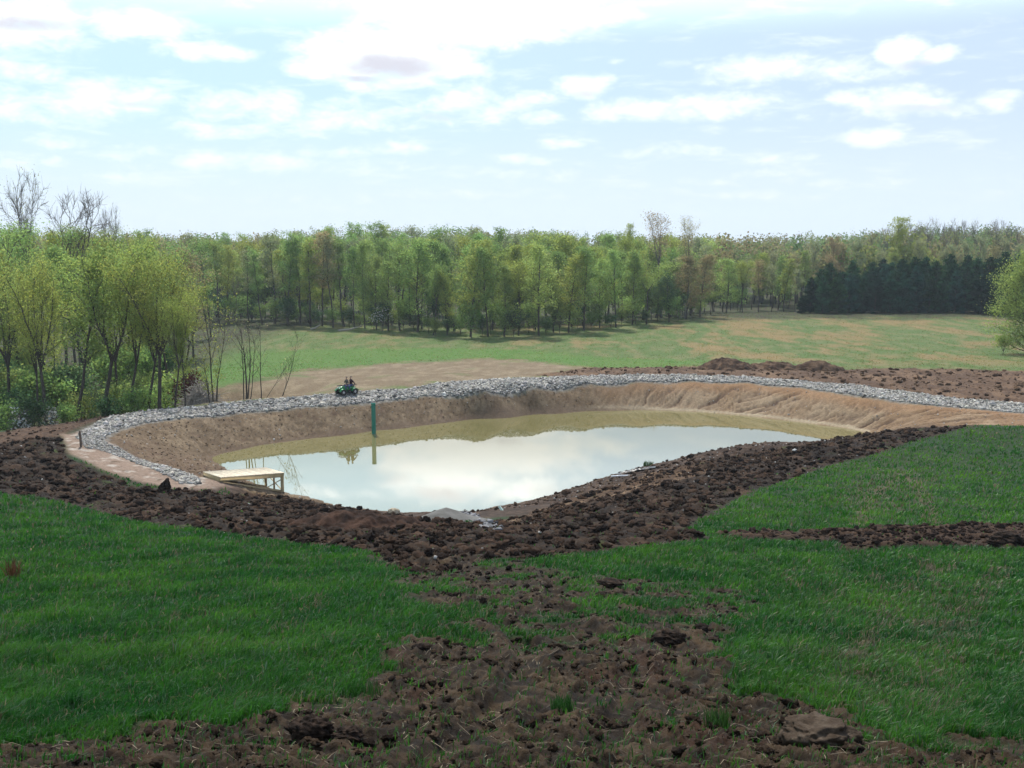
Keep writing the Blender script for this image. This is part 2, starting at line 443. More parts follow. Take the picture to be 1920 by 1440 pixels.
# ------------------------------------------------------------------ zones on the ground (outlines in metres)
def zone(px): return np.array([hit(u, v) for u, v in dens_poly(px + [px[0]], 18)])
SX0, SX1, SY0, SY1, SS = -100.0, 100.0, 0.0, 236.0, .4
sxs = np.arange(SX0, SX1, SS); sys_ = np.arange(SY0, SY1, SS)
SXX, SYY = np.meshgrid(sxs, sys_)
def sdf_grid(poly):
    """signed distance, positive inside"""
    px, py = SXX.ravel().astype(np.float32), SYY.ravel().astype(np.float32)
    dmin = np.full(px.shape, 1e9, np.float32); ins = np.zeros(px.shape, bool)
    a = poly; b = np.roll(poly, -1, 0)
    for (x1, y1), (x2, y2) in zip(a, b):
        ex, ey = x2 - x1, y2 - y1; L = ex * ex + ey * ey
        if L < 1e-10: continue
        t = np.clip(((px - x1) * ex + (py - y1) * ey) / L, 0, 1)
        dmin = np.minimum(dmin, (px - x1 - t * ex) ** 2 + (py - y1 - t * ey) ** 2)
        if abs(ey) > 1e-9:
            c = ((y1 > py) != (y2 > py)) & (px < ex * (py - y1) / ey + x1)
            ins ^= c
    return (np.sqrt(dmin) * np.where(ins, 1, -1)).reshape(SXX.shape)
def xy(l): return np.array([q[:2] for q in l])
Z = {}
Z['water'] = sdf_grid(WATER)
tail = np.array([[75, 89], [75, 80]])
Z['basin'] = sdf_grid(np.concatenate([xy(INNER), [[-17.5, 67.0], [-9, 63.5], [2, 63.0], [14, 69], [26, 79], [33, 83.5], [44, 83], [53.5, 77.5]]]))
Z['gravel'] = sdf_grid(np.concatenate([xy(OUTER[:-3]), np.array([hit(u, v) for u, v in [(172, 798), (148, 809), (137, 820), (150, 841), (195, 850), (229, 860), (304, 893), (335, 909), (385, 912)]]), xy(INNER)[::-1]]))
Z['pad'] = sdf_grid(zone([(112, 815), (125, 850), (165, 868), (200, 885), (262, 905), (330, 917), (400, 918), (440, 912), (400, 900), (330, 885), (262, 862), (215, 842), (200, 825), (150, 812)]))
Z['belt'] = sdf_grid(zone([(-220, 842), (0, 832), (60, 822), (112, 818), (128, 855), (180, 885), (240, 908), (300, 920), (390, 922), (430, 928), (480, 928), (530, 931), (600, 944), (700, 962), (760, 972), (900, 985), (1000, 960), (1060, 940), (1120, 918), (1200, 893),
                           (1300, 868), (1400, 851), (1520, 832), (1600, 818), (1700, 804), (1830, 797), (1700, 832), (1650, 850), (1560, 872), (1480, 900), (1400, 925), (1345, 958), (1275, 998), (1335, 1012), (1270, 1020), (1200, 1025),
                           (1080, 1042), (1000, 1052), (890, 1050), (860, 1075), (800, 1083), (740, 1068), (700, 1034), (560, 1021), (500, 1011), (400, 998), (300, 985), (200, 965), (100, 938), (0, 925), (-220, 905)]))
Z['shore'] = sdf_grid(zone([(900, 965), (1000, 938), (1060, 919), (1200, 878), (1260, 866), (1330, 885), (1240, 915), (1150, 937), (1050, 955), (960, 985)]))
Z['strip'] = sdf_grid(zone([(1330, 1004), (1500, 1000), (1700, 991), (1920, 986), (2200, 980), (2200, 1030), (1920, 1030), (1700, 1026), (1590, 1036), (1560, 1020), (1400, 1013)]))
Z['dirt'] = sdf_grid(zone([(-260, 1395), (0, 1385), (150, 1368), (350, 1368), (470, 1352), (600, 1315), (680, 1260), (740, 1215), (850, 1200), (1000, 1212), (1130, 1195), (1250, 1188), (1320, 1225), (1385, 1290), (1440, 1305), (1510, 1308), (1580, 1345), (1640, 1390),
                           (1720, 1405), (1920, 1372), (2200, 1360), (2200, 1620), (-260, 1620)]))
Z['mixed'] = sdf_grid(zone([(690, 1030), (880, 1045), (1010, 1062), (1150, 1085), (1290, 1098), (1440, 1105), (1400, 1165), (1330, 1215), (1250, 1205), (1000, 1225), (760, 1225), (850, 1160), (745, 1090)]))
Z['straw'] = sdf_grid(zone([(1600, 1090), (1700, 1075), (1800, 1120), (1820, 1200), (1780, 1300), (1700, 1370), (1600, 1330), (1560, 1260), (1600, 1180)]))
Z['straw2'] = sdf_grid(zone([(1580, 905), (1700, 880), (1760, 900), (1740, 965), (1620, 975), (1560, 940)]))
Z['spoil'] = sdf_grid(zone([(1000, 704), (1100, 690), (1300, 688), (1450, 682), (1580, 692), (1700, 690), (1920, 696), (2250, 700), (2250, 785), (1920, 760), (1800, 750), (1700, 737), (1600, 724), (1500, 716), (1400, 708), (1300, 705), (1200, 705), (1100, 708)]))
Z['bare'] = sdf_grid(zone([(360, 760), (380, 742), (430, 728), (500, 715), (560, 698), (640, 690), (760, 680), (900, 674), (1010, 679), (1110, 691), (1010, 709), (900, 714), (700, 733), (500, 748)]))
Z['lip'] = sdf_grid(zone([(-220, 846), (0, 834), (112, 819), (160, 797), (200, 785), (260, 775), (320, 769), (330, 766), (250, 771), (130, 785), (60, 799), (0, 812), (-220, 822)]))
Z['lush'] = sdf_grid(zone([(340, 700), (420, 662), (560, 655), (800, 652), (1000, 655), (1100, 668), (1330, 676), (1280, 690), (1110, 690), (1010, 678), (900, 672), (760, 678), (640, 688), (560, 696), (500, 712), (400, 730)]))
def zs(name, x, y):
    g = bil(Z[name], x, y, SX0, SY0, SS)
    out = (x < SX0) | (x > SX1 - SS) | (y < SY0) | (y > SY1 - SS)
    return np.where(out, np.minimum(g, -3), g)

# distance along the crest, used for the rain gullies of the bank
_ip = xy(INNER)[::-1]
_ipd = np.concatenate([[0], np.cumsum(np.hypot(*np.diff(_ip, axis=0).T))])
def crest_s(x, y):
    best = np.full(x.shape, 1e9); s = np.zeros(x.shape)
    for k in range(len(_ip) - 1):
        a, b = _ip[k], _ip[k + 1]; e = b - a; L = e @ e
        t = np.clip(((x - a[0]) * e[0] + (y - a[1]) * e[1]) / L, 0, 1)
        d = (x - a[0] - t * e[0]) ** 2 + (y - a[1] - t * e[1]) ** 2
        m = d < best; best = np.where(m, d, best); s = np.where(m, _ipd[k] + t * math.sqrt(L), s)
    return s, np.sqrt(best)

TREAD = hit(1378, 1335)
TRACKS = [[hit(u, v) for u, v in pl] for pl in ([(1610, 985), (1622, 950), (1650, 915), (1700, 888)], [(1750, 985), (1742, 950), (1722, 915), (1700, 888)], [(1585, 1300), (1630, 1190), (1690, 1110), (1770, 1060)], [(1730, 1350), (1775, 1230), (1815, 1140), (1880, 1070)])]
def lerp(a, b, w): return a + (b - a) * w[..., None]
def C3(r, g, b): return np.array([r, g, b], np.float32)

def ground_detail(x, y):
    """height detail and colour of the ground at x, y"""
    n = x.shape
    w1 = fbm(x, y, 3.0, 4, 1); w2 = fbm(x, y, .7, 3, 7); w3 = fbm(x, y, 9.0, 3, 21)
    wob = w1 * 1.1 + w2 * .35
    dz = np.zeros(n); col = np.zeros(n + (3,), np.float32)
    # base: hillside grass soil close by, meadow beyond, forest floor beneath the woods
    g1 = C3(.012, .034, .008); g2 = C3(.022, .038, .011)
    hill = lerp(np.broadcast_to(g1, col.shape), g2, sstep(w3 + w2 * .5, -.4, .5))
    m = fbm(x, y * .45, 11.0, 4, 31); m2 = fbm(x, y * .35, 2.4, 4, 35)
    mead = lerp(np.broadcast_to(C3(.082, .125, .036), col.shape), C3(.135, .145, .06), sstep(m2, -.25, .45))
    streak = sstep(m + .5 * m2 + .10 * sstep(x, 0, 40), -.08, .45) * sstep(y, 120, 140)
    mead = lerp(mead, C3(.225, .148, .070), streak * .72 * (.4 + .6 * sstep(x, -15, 25)))
    mead = lerp(mead, C3(.06, .10, .03), sstep(fbm(x, y, 1.6, 3, 41), .25, .5) * .6)
    lush = sstep(zs('lush', x, y) + wob * 2.0, -1.5, 2.5)
    mead = lerp(mead, C3(.075, .150, .030), lush * .85)
    farw = sstep(y + wob * 2, 88, 96)
    col = lerp(hill, mead, farw)
    fl = np.maximum(sstep(y + 14 * w3, 205, 222), sstep(-x, 26, 31) * sstep(y, 90, 97) * (1 - sstep(y - 2.0 * np.minimum(0, x + 30), 112, 128) * sstep(x, -52, -40)))
    col = lerp(col, lerp(np.broadcast_to(C3(.045, .038, .024), col.shape), C3(.05, .07, .02), sstep(w2, -.2, .3)), fl * (1 - farw * 0))
    dz += .05 * w2 + .10 * w1
    soil_r = fbm(x, y, .5, 4, 51); soil_l = fbm(x, y, 2.5, 3, 55)
    nb_ = sstep(-zs('water', x, y) + wob * .4, 11.5, 9.0) * (1 - sstep(y - .35 * np.abs(x + 5), 74, 80))
    col = lerp(col, lerp(np.broadcast_to(C3(.030, .019, .013), col.shape), C3(.075, .050, .035), sstep(soil_r + .4 * soil_l, -.3, .5)), nb_)
    # straw
    trk = np.zeros(n)
    for pl in TRACKS:
        for (ax, ay), (bx, by) in zip(pl[:-1], pl[1:]):
            ex, ey = bx - ax, by - ay; tt = np.clip(((x - ax) * ex + (y - ay) * ey) / (ex * ex + ey * ey), 0, 1)
            trk = np.maximum(trk, sstep(.55 - np.hypot(x - ax - tt * ex, y - ay - tt * ey) + .25 * w2, 0, .35))
    st = np.maximum.reduce([1.5 * trk, sstep(zs('straw', x, y) + wob, -.8, .8), sstep(zs('straw2', x, y) + wob, -.8, 1.5) * .7])
    col = lerp(col, C3(.075, .062, .034), st * .5)
    # bare tan soil of the outer dam face
    b = sstep(zs('bare', x, y) + wob * 4.5 + 2.5 * w3, -1.6, 1.6)
    tan = lerp(np.broadcast_to(C3(.150, .110, .066), col.shape), C3(.215, .167, .106), sstep(fbm(x, y * .5, 2.2, 4, 61), -.25, .45))
    tan = lerp(tan, C3(.13, .09, .055), sstep(ridged(x, y * .5, 1.6, 3, 63), .55, .9) * .6)
    tan = lerp(tan, C3(.10, .12, .045), sstep(fbm(x, y * .6, 5, 3, 66), .2, .5) * .5)
    col = lerp(col, tan, b); dz += b * .07 * soil_r
    # brown spoil behind the gravel
    b = sstep(zs('spoil', x, y) + wob * .7, -.5, .5)
    sp = lerp(np.broadcast_to(C3(.085, .050, .030), col.shape), C3(.16, .10, .06), sstep(fbm(x, y * .4, 3, 4, 71), -.2, .5))
    sp = lerp(sp, C3(.055, .033, .022), sstep(ridged(x, y * .6, 1.4, 3, 73), .55, .9) * .7)
    col = lerp(col, sp, b); dz += b * (.16 * soil_r + .16 * ridged(x, y, 1.5, 3, 75) - .08)
    # lip of reddish soil along the left end
    b = sstep(zs('lip', x, y) + wob * .3, -.4, .4)
    col = lerp(col, lerp(np.broadcast_to(C3(.085, .050, .031), col.shape), C3(.04, .024, .016), sstep(soil_r, -.1, .4)), b); dz += b * .14 * soil_r
    # basin banks
    wd = -zs('water', x, y)
    b = sstep(zs('basin', x, y), -.3, .2)
    s, dcr = crest_s(x, y)
    side = sstep(x + wob * 3, 2, 20)
    bl = lerp(np.broadcast_to(C3(.112, .077, .046), col.shape), C3(.185, .134, .083), sstep(soil_r + soil_l, -.3, .5))
    bl = lerp(bl, C3(.085, .05, .034), sstep(fbm(x, y, .8, 4, 81), .18, .5) * .65)
    br = lerp(np.broadcast_to(C3(.185, .120, .067), col.shape), C3(.245, .178, .112), sstep(fbm(s * .6, dcr * .25, 1.6, 3, 83) + .4 * sstep(wd, 7, 1) , -.2, .6))
    br = lerp(br, C3(.235, .128, .062), np.maximum(sstep(x, 30, 55) * .6, (1 - sstep(dcr, .8, 2.6)) * .6))
    warp_s = s + dcr * 1.15 + .9 * fbm(x, y, 3.0, 3, 85)
    gul = np.maximum.reduce([sstep(ridged(warp_s, dcr * .10, 2.4, 2, 87), .60, .93), .7 * sstep(ridged(warp_s, dcr * .16, 1.1, 2, 89), .6, .92), .45 * sstep(ridged(warp_s * 1.0, dcr * .3, .6, 2, 93), .55, .9)])
    gul = gul * sstep(fbm(s * .35, dcr * .3, 2.0, 2, 96), -.7, .05) * sstep(wd, .15, 1.2) * sstep(dcr, .2, 1.5) * side
    br = lerp(br, C3(.070, .040, .026), np.minimum(1, gul * 1.15))
    bank = bl * (1 - side)[..., None] + br * side[..., None]
    nside = sstep(80 + .30 * x - y, -2, 4) * sstep(x, -14, -8) * (1 - sstep(x, 31, 37))
    bank = lerp(bank, lerp(np.broadcast_to(C3(.034, .021, .0145), col.shape), C3(.088, .058, .041), sstep(soil_r + .5 * soil_l, -.1, .5)), nside)
    side = side * (1 - nside)
    wet = 1 - sstep(wd + .3 * w2, .1, .7)
    bank = lerp(bank, C3(.11, .075, .05), wet * (1 - side) * .7)
    bank = lerp(bank, C3(.38, .32, .22), (1 - sstep(np.abs(wd - .35), .1, .3)) * side * .6)
    bank = lerp(bank, C3(.085, .05, .032), sstep(-x, 17, 22) * (1 - sstep(y, 77, 81)) * sstep(soil_r, -.25, .25) * .8)
    col = lerp(col, bank, b)
    dz += b * (sstep(wd, -.2, .8) * ((.11 * soil_r + .05 * fbm(x, y, .22, 2, 94)) * (1 - .7 * side)) - .30 * gul)
    # gravel bed and pad
    gsd = zs('gravel', x, y) + w2 * .35
    gv = sstep(gsd, -.3, .15)
    col = lerp(col, lerp(np.broadcast_to(C3(.115, .10, .082), col.shape), C3(.20, .19, .17), sstep(fbm(x, y, .35, 2, 91), -.3, .3)), gv); dz += gv * .03
    pd = sstep(zs('pad', x, y) + wob * .4, -.4, .5) * (1 - sstep(gsd, .2, .8))
    pc = lerp(np.broadcast_to(C3(.21, .15, .112), col.shape), C3(.33, .285, .24), sstep(fbm(x, y, 1.3, 4, 95), .05, .35))
    pc = lerp(pc, C3(.11, .075, .05), sstep(fbm(x, y, .9, 4, 97), .22, .45))
    col = lerp(col, pc, pd)
    # dark churned soil belt
    bs = np.maximum(zs('belt', x, y) + wob * .55 - .25 * (y < 30), -50)
    bt = sstep(bs, -.45, .35)
    sh = sstep(zs('shore', x, y) + wob, -.8, .8)
    dark = lerp(np.broadcast_to(C3(0.0096, 0.0060, 0.0043), col.shape), C3(0.0310, 0.0192, 0.0130), sstep(soil_r + .7 * soil_l, -.25, .5))
    dark = lerp(dark, C3(0.0525, 0.0294, 0.0196), sstep(soil_l, .15, .5) * .45)
    pink = lerp(np.broadcast_to(C3(0.0600, 0.0376, 0.0264), col.shape), C3(0.1275, 0.0918, 0.0714), sstep(fbm(x, y * .7, 1.8, 4, 101), .0, .4))
    dark = lerp(dark, pink, sh * sstep(soil_r, -.45, .15))
    grn = sstep(fbm(x, y, 1.2, 3, 103), .28, .5) * (1 - sstep(bs, 1.0, 3.0))
    dark = lerp(dark, C3(.04, .07, .018), grn * .6)
    col = lerp(col, dark, bt)
    rough = ridged(x, y, 1.7, 3, 105)
    inb = sstep(bs, .0, 1.6)
    dz += bt * (.10 * soil_r + .05 * fbm(x, y, .2, 2, 107)) + inb * (1 - sh * .75) * (.34 * rough - .05) * (1 - .5 * sstep(x, 8, 20))
    # soil strip across the right-hand grass
    t = sstep(zs('strip', x, y) + w2 * .5 + w1 * .3, -.3, .25)
    col = lerp(col, lerp(np.broadcast_to(C3(0.0169, 0.0097, 0.0065), col.shape), C3(0.0442, 0.0260, 0.0169), sstep(soil_r, -.2, .5)), t); dz += t * (.20 * soil_r + .14)
    # trampled foreground soil
    ds = zs('dirt', x, y) + w1 * .9 + w2 * .9
    mxs = zs('mixed', x, y) + w1 * .8
    pxl = np.interp(y, [6, 10, 18, 26, 36, 48], [.1, .3, .9, .2, -1.1, -2.2]) + .35 * np.sin(y * .5)
    onpath = sstep(2.3 - np.abs(x - pxl) + w1 * 1.3, 0, 1.2) * sstep(y, 16, 19) * (1 - sstep(y, 40, 44))
    patch = sstep(.07 * onpath + fbm(x, y, 1.5, 4, 111) + .25 * fbm(x, y, .4, 3, 115), -.12, .12)
    near = np.maximum(sstep(ds, -.25, .25), sstep(mxs, -.8, .6) * patch)
    f1 = fbm(x, y, .26, 4, 121); f2 = fbm(x, y, .09, 3, 125)
    fd = lerp(np.broadcast_to(C3(0.0117, 0.0078, 0.0052), col.shape), C3(0.0446, 0.0310, 0.0209), sstep(f1 + .6 * w2, -.35, .45))
    fd = lerp(fd, C3(0.0385, 0.0182, 0.0126), sstep(fbm(x, y, 1.9, 3, 128), .18, .45) * .6)
    fd = lerp(fd, C3(0.0723, 0.0544, 0.0399), sstep(w2 + .6 * w1, .3, .6) * .5)
    col = lerp(col, fd * .74, near)
    tx, ty = x - TREAD[0], y - TREAD[1]; ta = tx * .97 + ty * .25; tb = ty * .97 - tx * .25
    tread = sstep(.34 - np.abs(ta), 0, .06) * sstep(.75 - np.abs(tb), 0, .15)
    rut = np.maximum(sstep(.30 - np.abs(x - pxl - .85 + .08 * w2), 0, .16), sstep(.30 - np.abs(x - pxl + .85 + .08 * w2), 0, .16)) * near * sstep(fbm(x * .3, y, 3.5, 2, 137), -.35, .1)
    smear = sstep(fbm(x, y, 1.3, 3, 139), -.05, .3)
    clump = np.maximum(0, ridged(x, y, .55, 3, 131) - .25) * (1 - tread)
    dz += tread * (.085 * sstep(np.sin(tb * 2 * math.pi / .17 + .6 * f1), -.3, .5) - .05)
    dz += near * .12 * (ridged(x * 1.6, y * .7, 1.0, 2, 135) - .2) * (1 - tread) - .07 * rut + .04 * near * sstep(.62 - np.abs(np.abs(x - pxl) - .85), 0, .2) * (1 - rut)
    dz += near * (1 - .6 * smear) * (1 - .7 * rut) * (.07 * f1 + .05 * f2 + .05 * (ridged(x, y * .8, .2, 3, 133) - .3) + .13 * clump * sstep(w1, -.3, .3)) - near * .03
    bare = np.maximum.reduce([bt, t, near, b, gv, pd, sstep(zs('bare', x, y), -1, 1), sstep(zs('spoil', x, y), -1, 1), sstep(zs('lip', x, y), -.5, .3)])
    soilw = np.clip(bt + t + near, 0, 1)[..., None] * np.array([.16, .05, -.20], np.float32)
    col = col * (1 + soilw)
    return dz, col, bare, near, mxs, st
def Hd(x, y):
    x = np.atleast_1d(np.asarray(x, float)); y = np.atleast_1d(np.asarray(y, float))
    return H0(x, y) + ground_detail(x, y)[0]

# ------------------------------------------------------------------ ground mesh
xc = np.concatenate([-np.geomspace(1.7, .56, 40)[:-1], np.linspace(-.56, .56, 1190), np.geomspace(.56, 1.7, 40)[1:]])
def geo(a, b, r): return np.geomspace(a, b, int(math.log(b / a) / math.log(r)) + 1)[:-1]
ys = np.concatenate([[-60, -40, -25, -14, -7, -3, 0, 1.5], geo(3, 6, 1.03), geo(6, 60, 1.0040), geo(60, 128, 1.0027), geo(128, 262, 1.006), geo(262, 1600, 1.05), [1600]])
YY, XC = np.meshgrid(ys, xc, indexing='ij')
XX = XC * np.sqrt(YY ** 2 + 9.0)
gx_, gy_ = XX.ravel(), YY.ravel()
dz, gcol, *_ = ground_detail(gx_, gy_)
gz_ = H0(gx_, gy_) + dz
nr, nc = YY.shape
ii = (np.arange(nr - 1)[:, None] * nc + np.arange(nc - 1)[None]).ravel()
gf = np.stack([ii, ii + 1, ii + nc + 1, ii + nc], 1)
m_ground, N, b = material('ground')
at = N.new('ShaderNodeAttribute', attribute_name='tint').outputs['Color']
geo_n = N.new('ShaderNodeNewGeometry').outputs['Position']
na = N.noise(geo_n, 5.0, 6, .65); nb = N.noise(geo_n, 38.0, 3, .6)
k = N.math('MULTIPLY', N.ramp(na, .25, .75, .62, 1.38, 'LINEAR'), N.ramp(nb, .25, .75, .75, 1.25, 'LINEAR'))
N.put(b.inputs['Base Color'], N.mix(1.0, at, N.comb(k, k, k), 'MULTIPLY'))
b.inputs['Roughness'].default_value = .93; b.inputs['Specular IOR Level'].default_value = .18
bn = N.new('ShaderNodeBump'); bn.inputs['Strength'].default_value = .8; bn.inputs['Distance'].default_value = .05
N.put(bn.inputs['Height'], N.math('ADD', na, N.math('MULTIPLY', nb, .4))); N.put(b.inputs['Normal'], bn.outputs[0])
ground = mesh_np('ground', np.stack([gx_, gy_, gz_], 1), gf, m_ground, smooth=True)
vcol(ground.data, gcol)
tag(ground, 'rolling ground with churned soil, pond basin and meadow', 'ground', kind='structure')

# ------------------------------------------------------------------ pond water
m_water, N, b = material('pond_water')
pp = N.new('ShaderNodeNewGeometry').outputs['Position']
wn = N.noise(N.vmath('MULTIPLY', pp, (1, 1, 1)), .25, 3, .5)
N.put(b.inputs['Base Color'], N.mix(N.ramp(wn, .3, .7), (.150, .137, .052, 1), (.172, .154, .062, 1)))
b.inputs['Roughness'].default_value = .012; b.inputs['IOR'].default_value = 1.85
bn = N.new('ShaderNodeBump'); bn.inputs['Strength'].default_value = .04; bn.inputs['Distance'].default_value = .012
N.put(bn.inputs['Height'], N.noise(N.vmath('MULTIPLY', pp, (1.2, 2.5, 1)), 1.6, 3, .55)); N.put(b.inputs['Normal'], bn.outputs[0])
wo = wc + (WATER - wc) * 1.07
wmesh = np.concatenate([[[wc[0], wc[1], 0.0]], np.c_[wo, np.zeros(len(wo))]])
nw = len(wo)
pond = mesh_np('water', wmesh, np.array([[0, 1 + (k + 1) % nw, 1 + k] for k in range(nw)]), m_water)
tag(pond, 'still muddy pond water reflecting sky', 'water', kind='structure')
# ------------------------------------------------------------------ trees
def leaf_mat(name, col, trans=.66, var=.10):
    m, N, b = material(name)
    at = N.new('ShaderNodeAttribute', attribute_name='tint').outputs['Color']
    oi = N.new('ShaderNodeObjectInfo').outputs['Random']
    hs = N.new('ShaderNodeHueSaturation')
    N.put(hs.inputs['Hue'], N.ramp(oi, 0, 1, .5 - var * .22, .5 + var * .22, 'LINEAR'))
    N.put(hs.inputs['Value'], N.ramp(N.math('FRACT', N.math('MULTIPLY', oi, 7.13)), 0, 1, 1 - var * 1.6, 1 + var * 1.6, 'LINEAR'))
    N.put(hs.inputs['Color'], N.mix(1.0, at, (*col, 1), 'MULTIPLY'))
    c = hs.outputs[0]
    N.n.remove(b)
    d = N.new('ShaderNodeBsdfDiffuse'); t = N.new('ShaderNodeBsdfTranslucent'); mx = N.new('ShaderNodeMixShader')
    N.put(d.inputs['Color'], c); N.put(t.inputs['Color'], c); mx.inputs[0].default_value = trans
    N.l.new(d.outputs[0], mx.inputs[1]); N.l.new(t.outputs[0], mx.inputs[2])
    N.l.new(mx.outputs[0], N.n['Material Output'].inputs['Surface'])
    return m
def bark_mat(name, col):
    m, N, b = material(name)
    oc = N.new('ShaderNodeTexCoord').outputs['Object']
    n = N.noise(N.vmath('MULTIPLY', oc, (6, 6, 1.2)), 2.0, 5, .65)
    c = [x for x in col]
    N.put(b.inputs['Base Color'], N.mix(n, (c[0] * .6, c[1] * .6, c[2] * .6, 1), (c[0] * 1.4, c[1] * 1.4, c[2] * 1.4, 1)))
    b.inputs['Roughness'].default_value = .9; b.inputs['Specular IOR Level'].default_value = .2
    bn = N.new('ShaderNodeBump'); bn.inputs['Distance'].default_value = .05
    N.put(bn.inputs['Height'], n); N.put(b.inputs['Normal'], bn.outputs[0])
    return m
BARK = bark_mat('dark_bark', (.060, .050, .040))
BARKG = bark_mat('grey_bark', (.12, .105, .09))
L_OLIVE = leaf_mat('olive_spring_leaves', (.30, .355, .085), var=.07)
L_GREEN = leaf_mat('fresh_green_leaves', (.235, .335, .095))
L_BRIGHT = leaf_mat('bright_spring_leaves', (.31, .43, .12))
L_RED = leaf_mat('reddish_budding_leaves', (.34, .29, .14))
L_DEEP = leaf_mat('deep_green_leaves', (0.085, 0.155, 0.065))
L_GREY = leaf_mat('pale_budding_leaves', (.27, .30, .15))
L_PINE = leaf_mat('dark_pine_needles', (.024, .066, .032), .35, .25)
L_WHITE = leaf_mat('white_blossom', (.62, .60, .54), .35, .03)
L_MAROON = leaf_mat('maroon_leaves', (.075, .022, .020), .3)

def leaves_mesh(name, C, size, r, flat=.0, tint=None, clump_scale=2.2, droop=0):
    n = len(C)
    a = r.normal(size=(n, 3)); a[:, 2] *= (1 - flat); a /= np.linalg.norm(a, axis=1)[:, None] + 1e-9
    h = r.normal(size=(n, 3)); b_ = np.cross(a, h); b_ /= np.linalg.norm(b_, axis=1)[:, None] + 1e-9
    s = size * r.uniform(.6, 1.35, n)[:, None]
    V = np.empty((n, 4, 3)); V[:, 0] = C - a * s * .6; V[:, 1] = C + b_ * s * .36; V[:, 2] = C + a * s * .6; V[:, 3] = C - b_ * s * .36
    V[:, 1] += np.cross(a, b_) * s * .14; V[:, 3] += np.cross(a, b_) * s * .14
    F_ = np.arange(n * 4).reshape(n, 4)
    me = mesh_np(name, V.reshape(-1, 3), F_, None, link=False)
    t = r.uniform(.84, 1.16, n) * (1 + .22 * np.sin(C[:, 0] / clump_scale * 3.1 + 1) * np.cos(C[:, 1] / clump_scale * 2.7) * np.sin(C[:, 2] / clump_scale * 2.3))
    hue = r.uniform(-.12, .12, n)
    col = np.stack([t * (1 + hue), t, t * (1 - hue)], 1)
    if tint is not None: col *= tint
    vcol(me, np.repeat(col, 4, 0))
    return me

class Tree:
    def __init__(s, seed):
        s.r = np.random.default_rng(seed); s.mb = MB(); s.tips = []; s.thick = 1.0
    def limb(s, p, d, L, r0, r1, n, sides, wob, up=0.0):
        pts = [np.array(p, float)]; d = np.array(d, float); d /= np.linalg.norm(d)
        for k in range(n):
            d = d + s.r.normal(size=3) * wob + np.array([0, 0, up]); d /= np.linalg.norm(d)
            pts.append(pts[-1] + d * L / n)
        pts = np.array(pts); rad = np.linspace(r0, r1, n + 1)
        s.mb.tube(pts, rad, sides, cap=False)
        return pts, rad
    def along(s, pts, rad, t):
        f = t * (len(pts) - 1); i = min(int(f), len(pts) - 2); f -= i
        d = pts[i + 1] - pts[i]
        return pts[i] * (1 - f) + pts[i + 1] * f, rad[i] * (1 - f) + rad[i + 1] * f, d / np.linalg.norm(d)
    def side(s, d, ang, azi):
        ref = np.array([0, 0, 1.0]) if abs(d[2]) < .95 else np.array([1.0, 0, 0])
        a = np.cross(d, ref); a /= np.linalg.norm(a); b = np.cross(d, a)
        return d * math.cos(ang) + (a * math.cos(azi) + b * math.sin(azi)) * math.sin(ang)

def crown_shape(kind, t):
    if kind == 'spread': return .35 + .75 * math.sin(math.pi * min(1, t * .86 + .1)) ** .8
    if kind == 'slender': return .45 + .65 * math.sin(math.pi * (t * .8 + .12))
    if kind == 'column': return .62 + .46 * math.sin(math.pi * min(1, t * 1.15 + .12)) - .42 * max(0, t - .72) / .28
    return 1.0

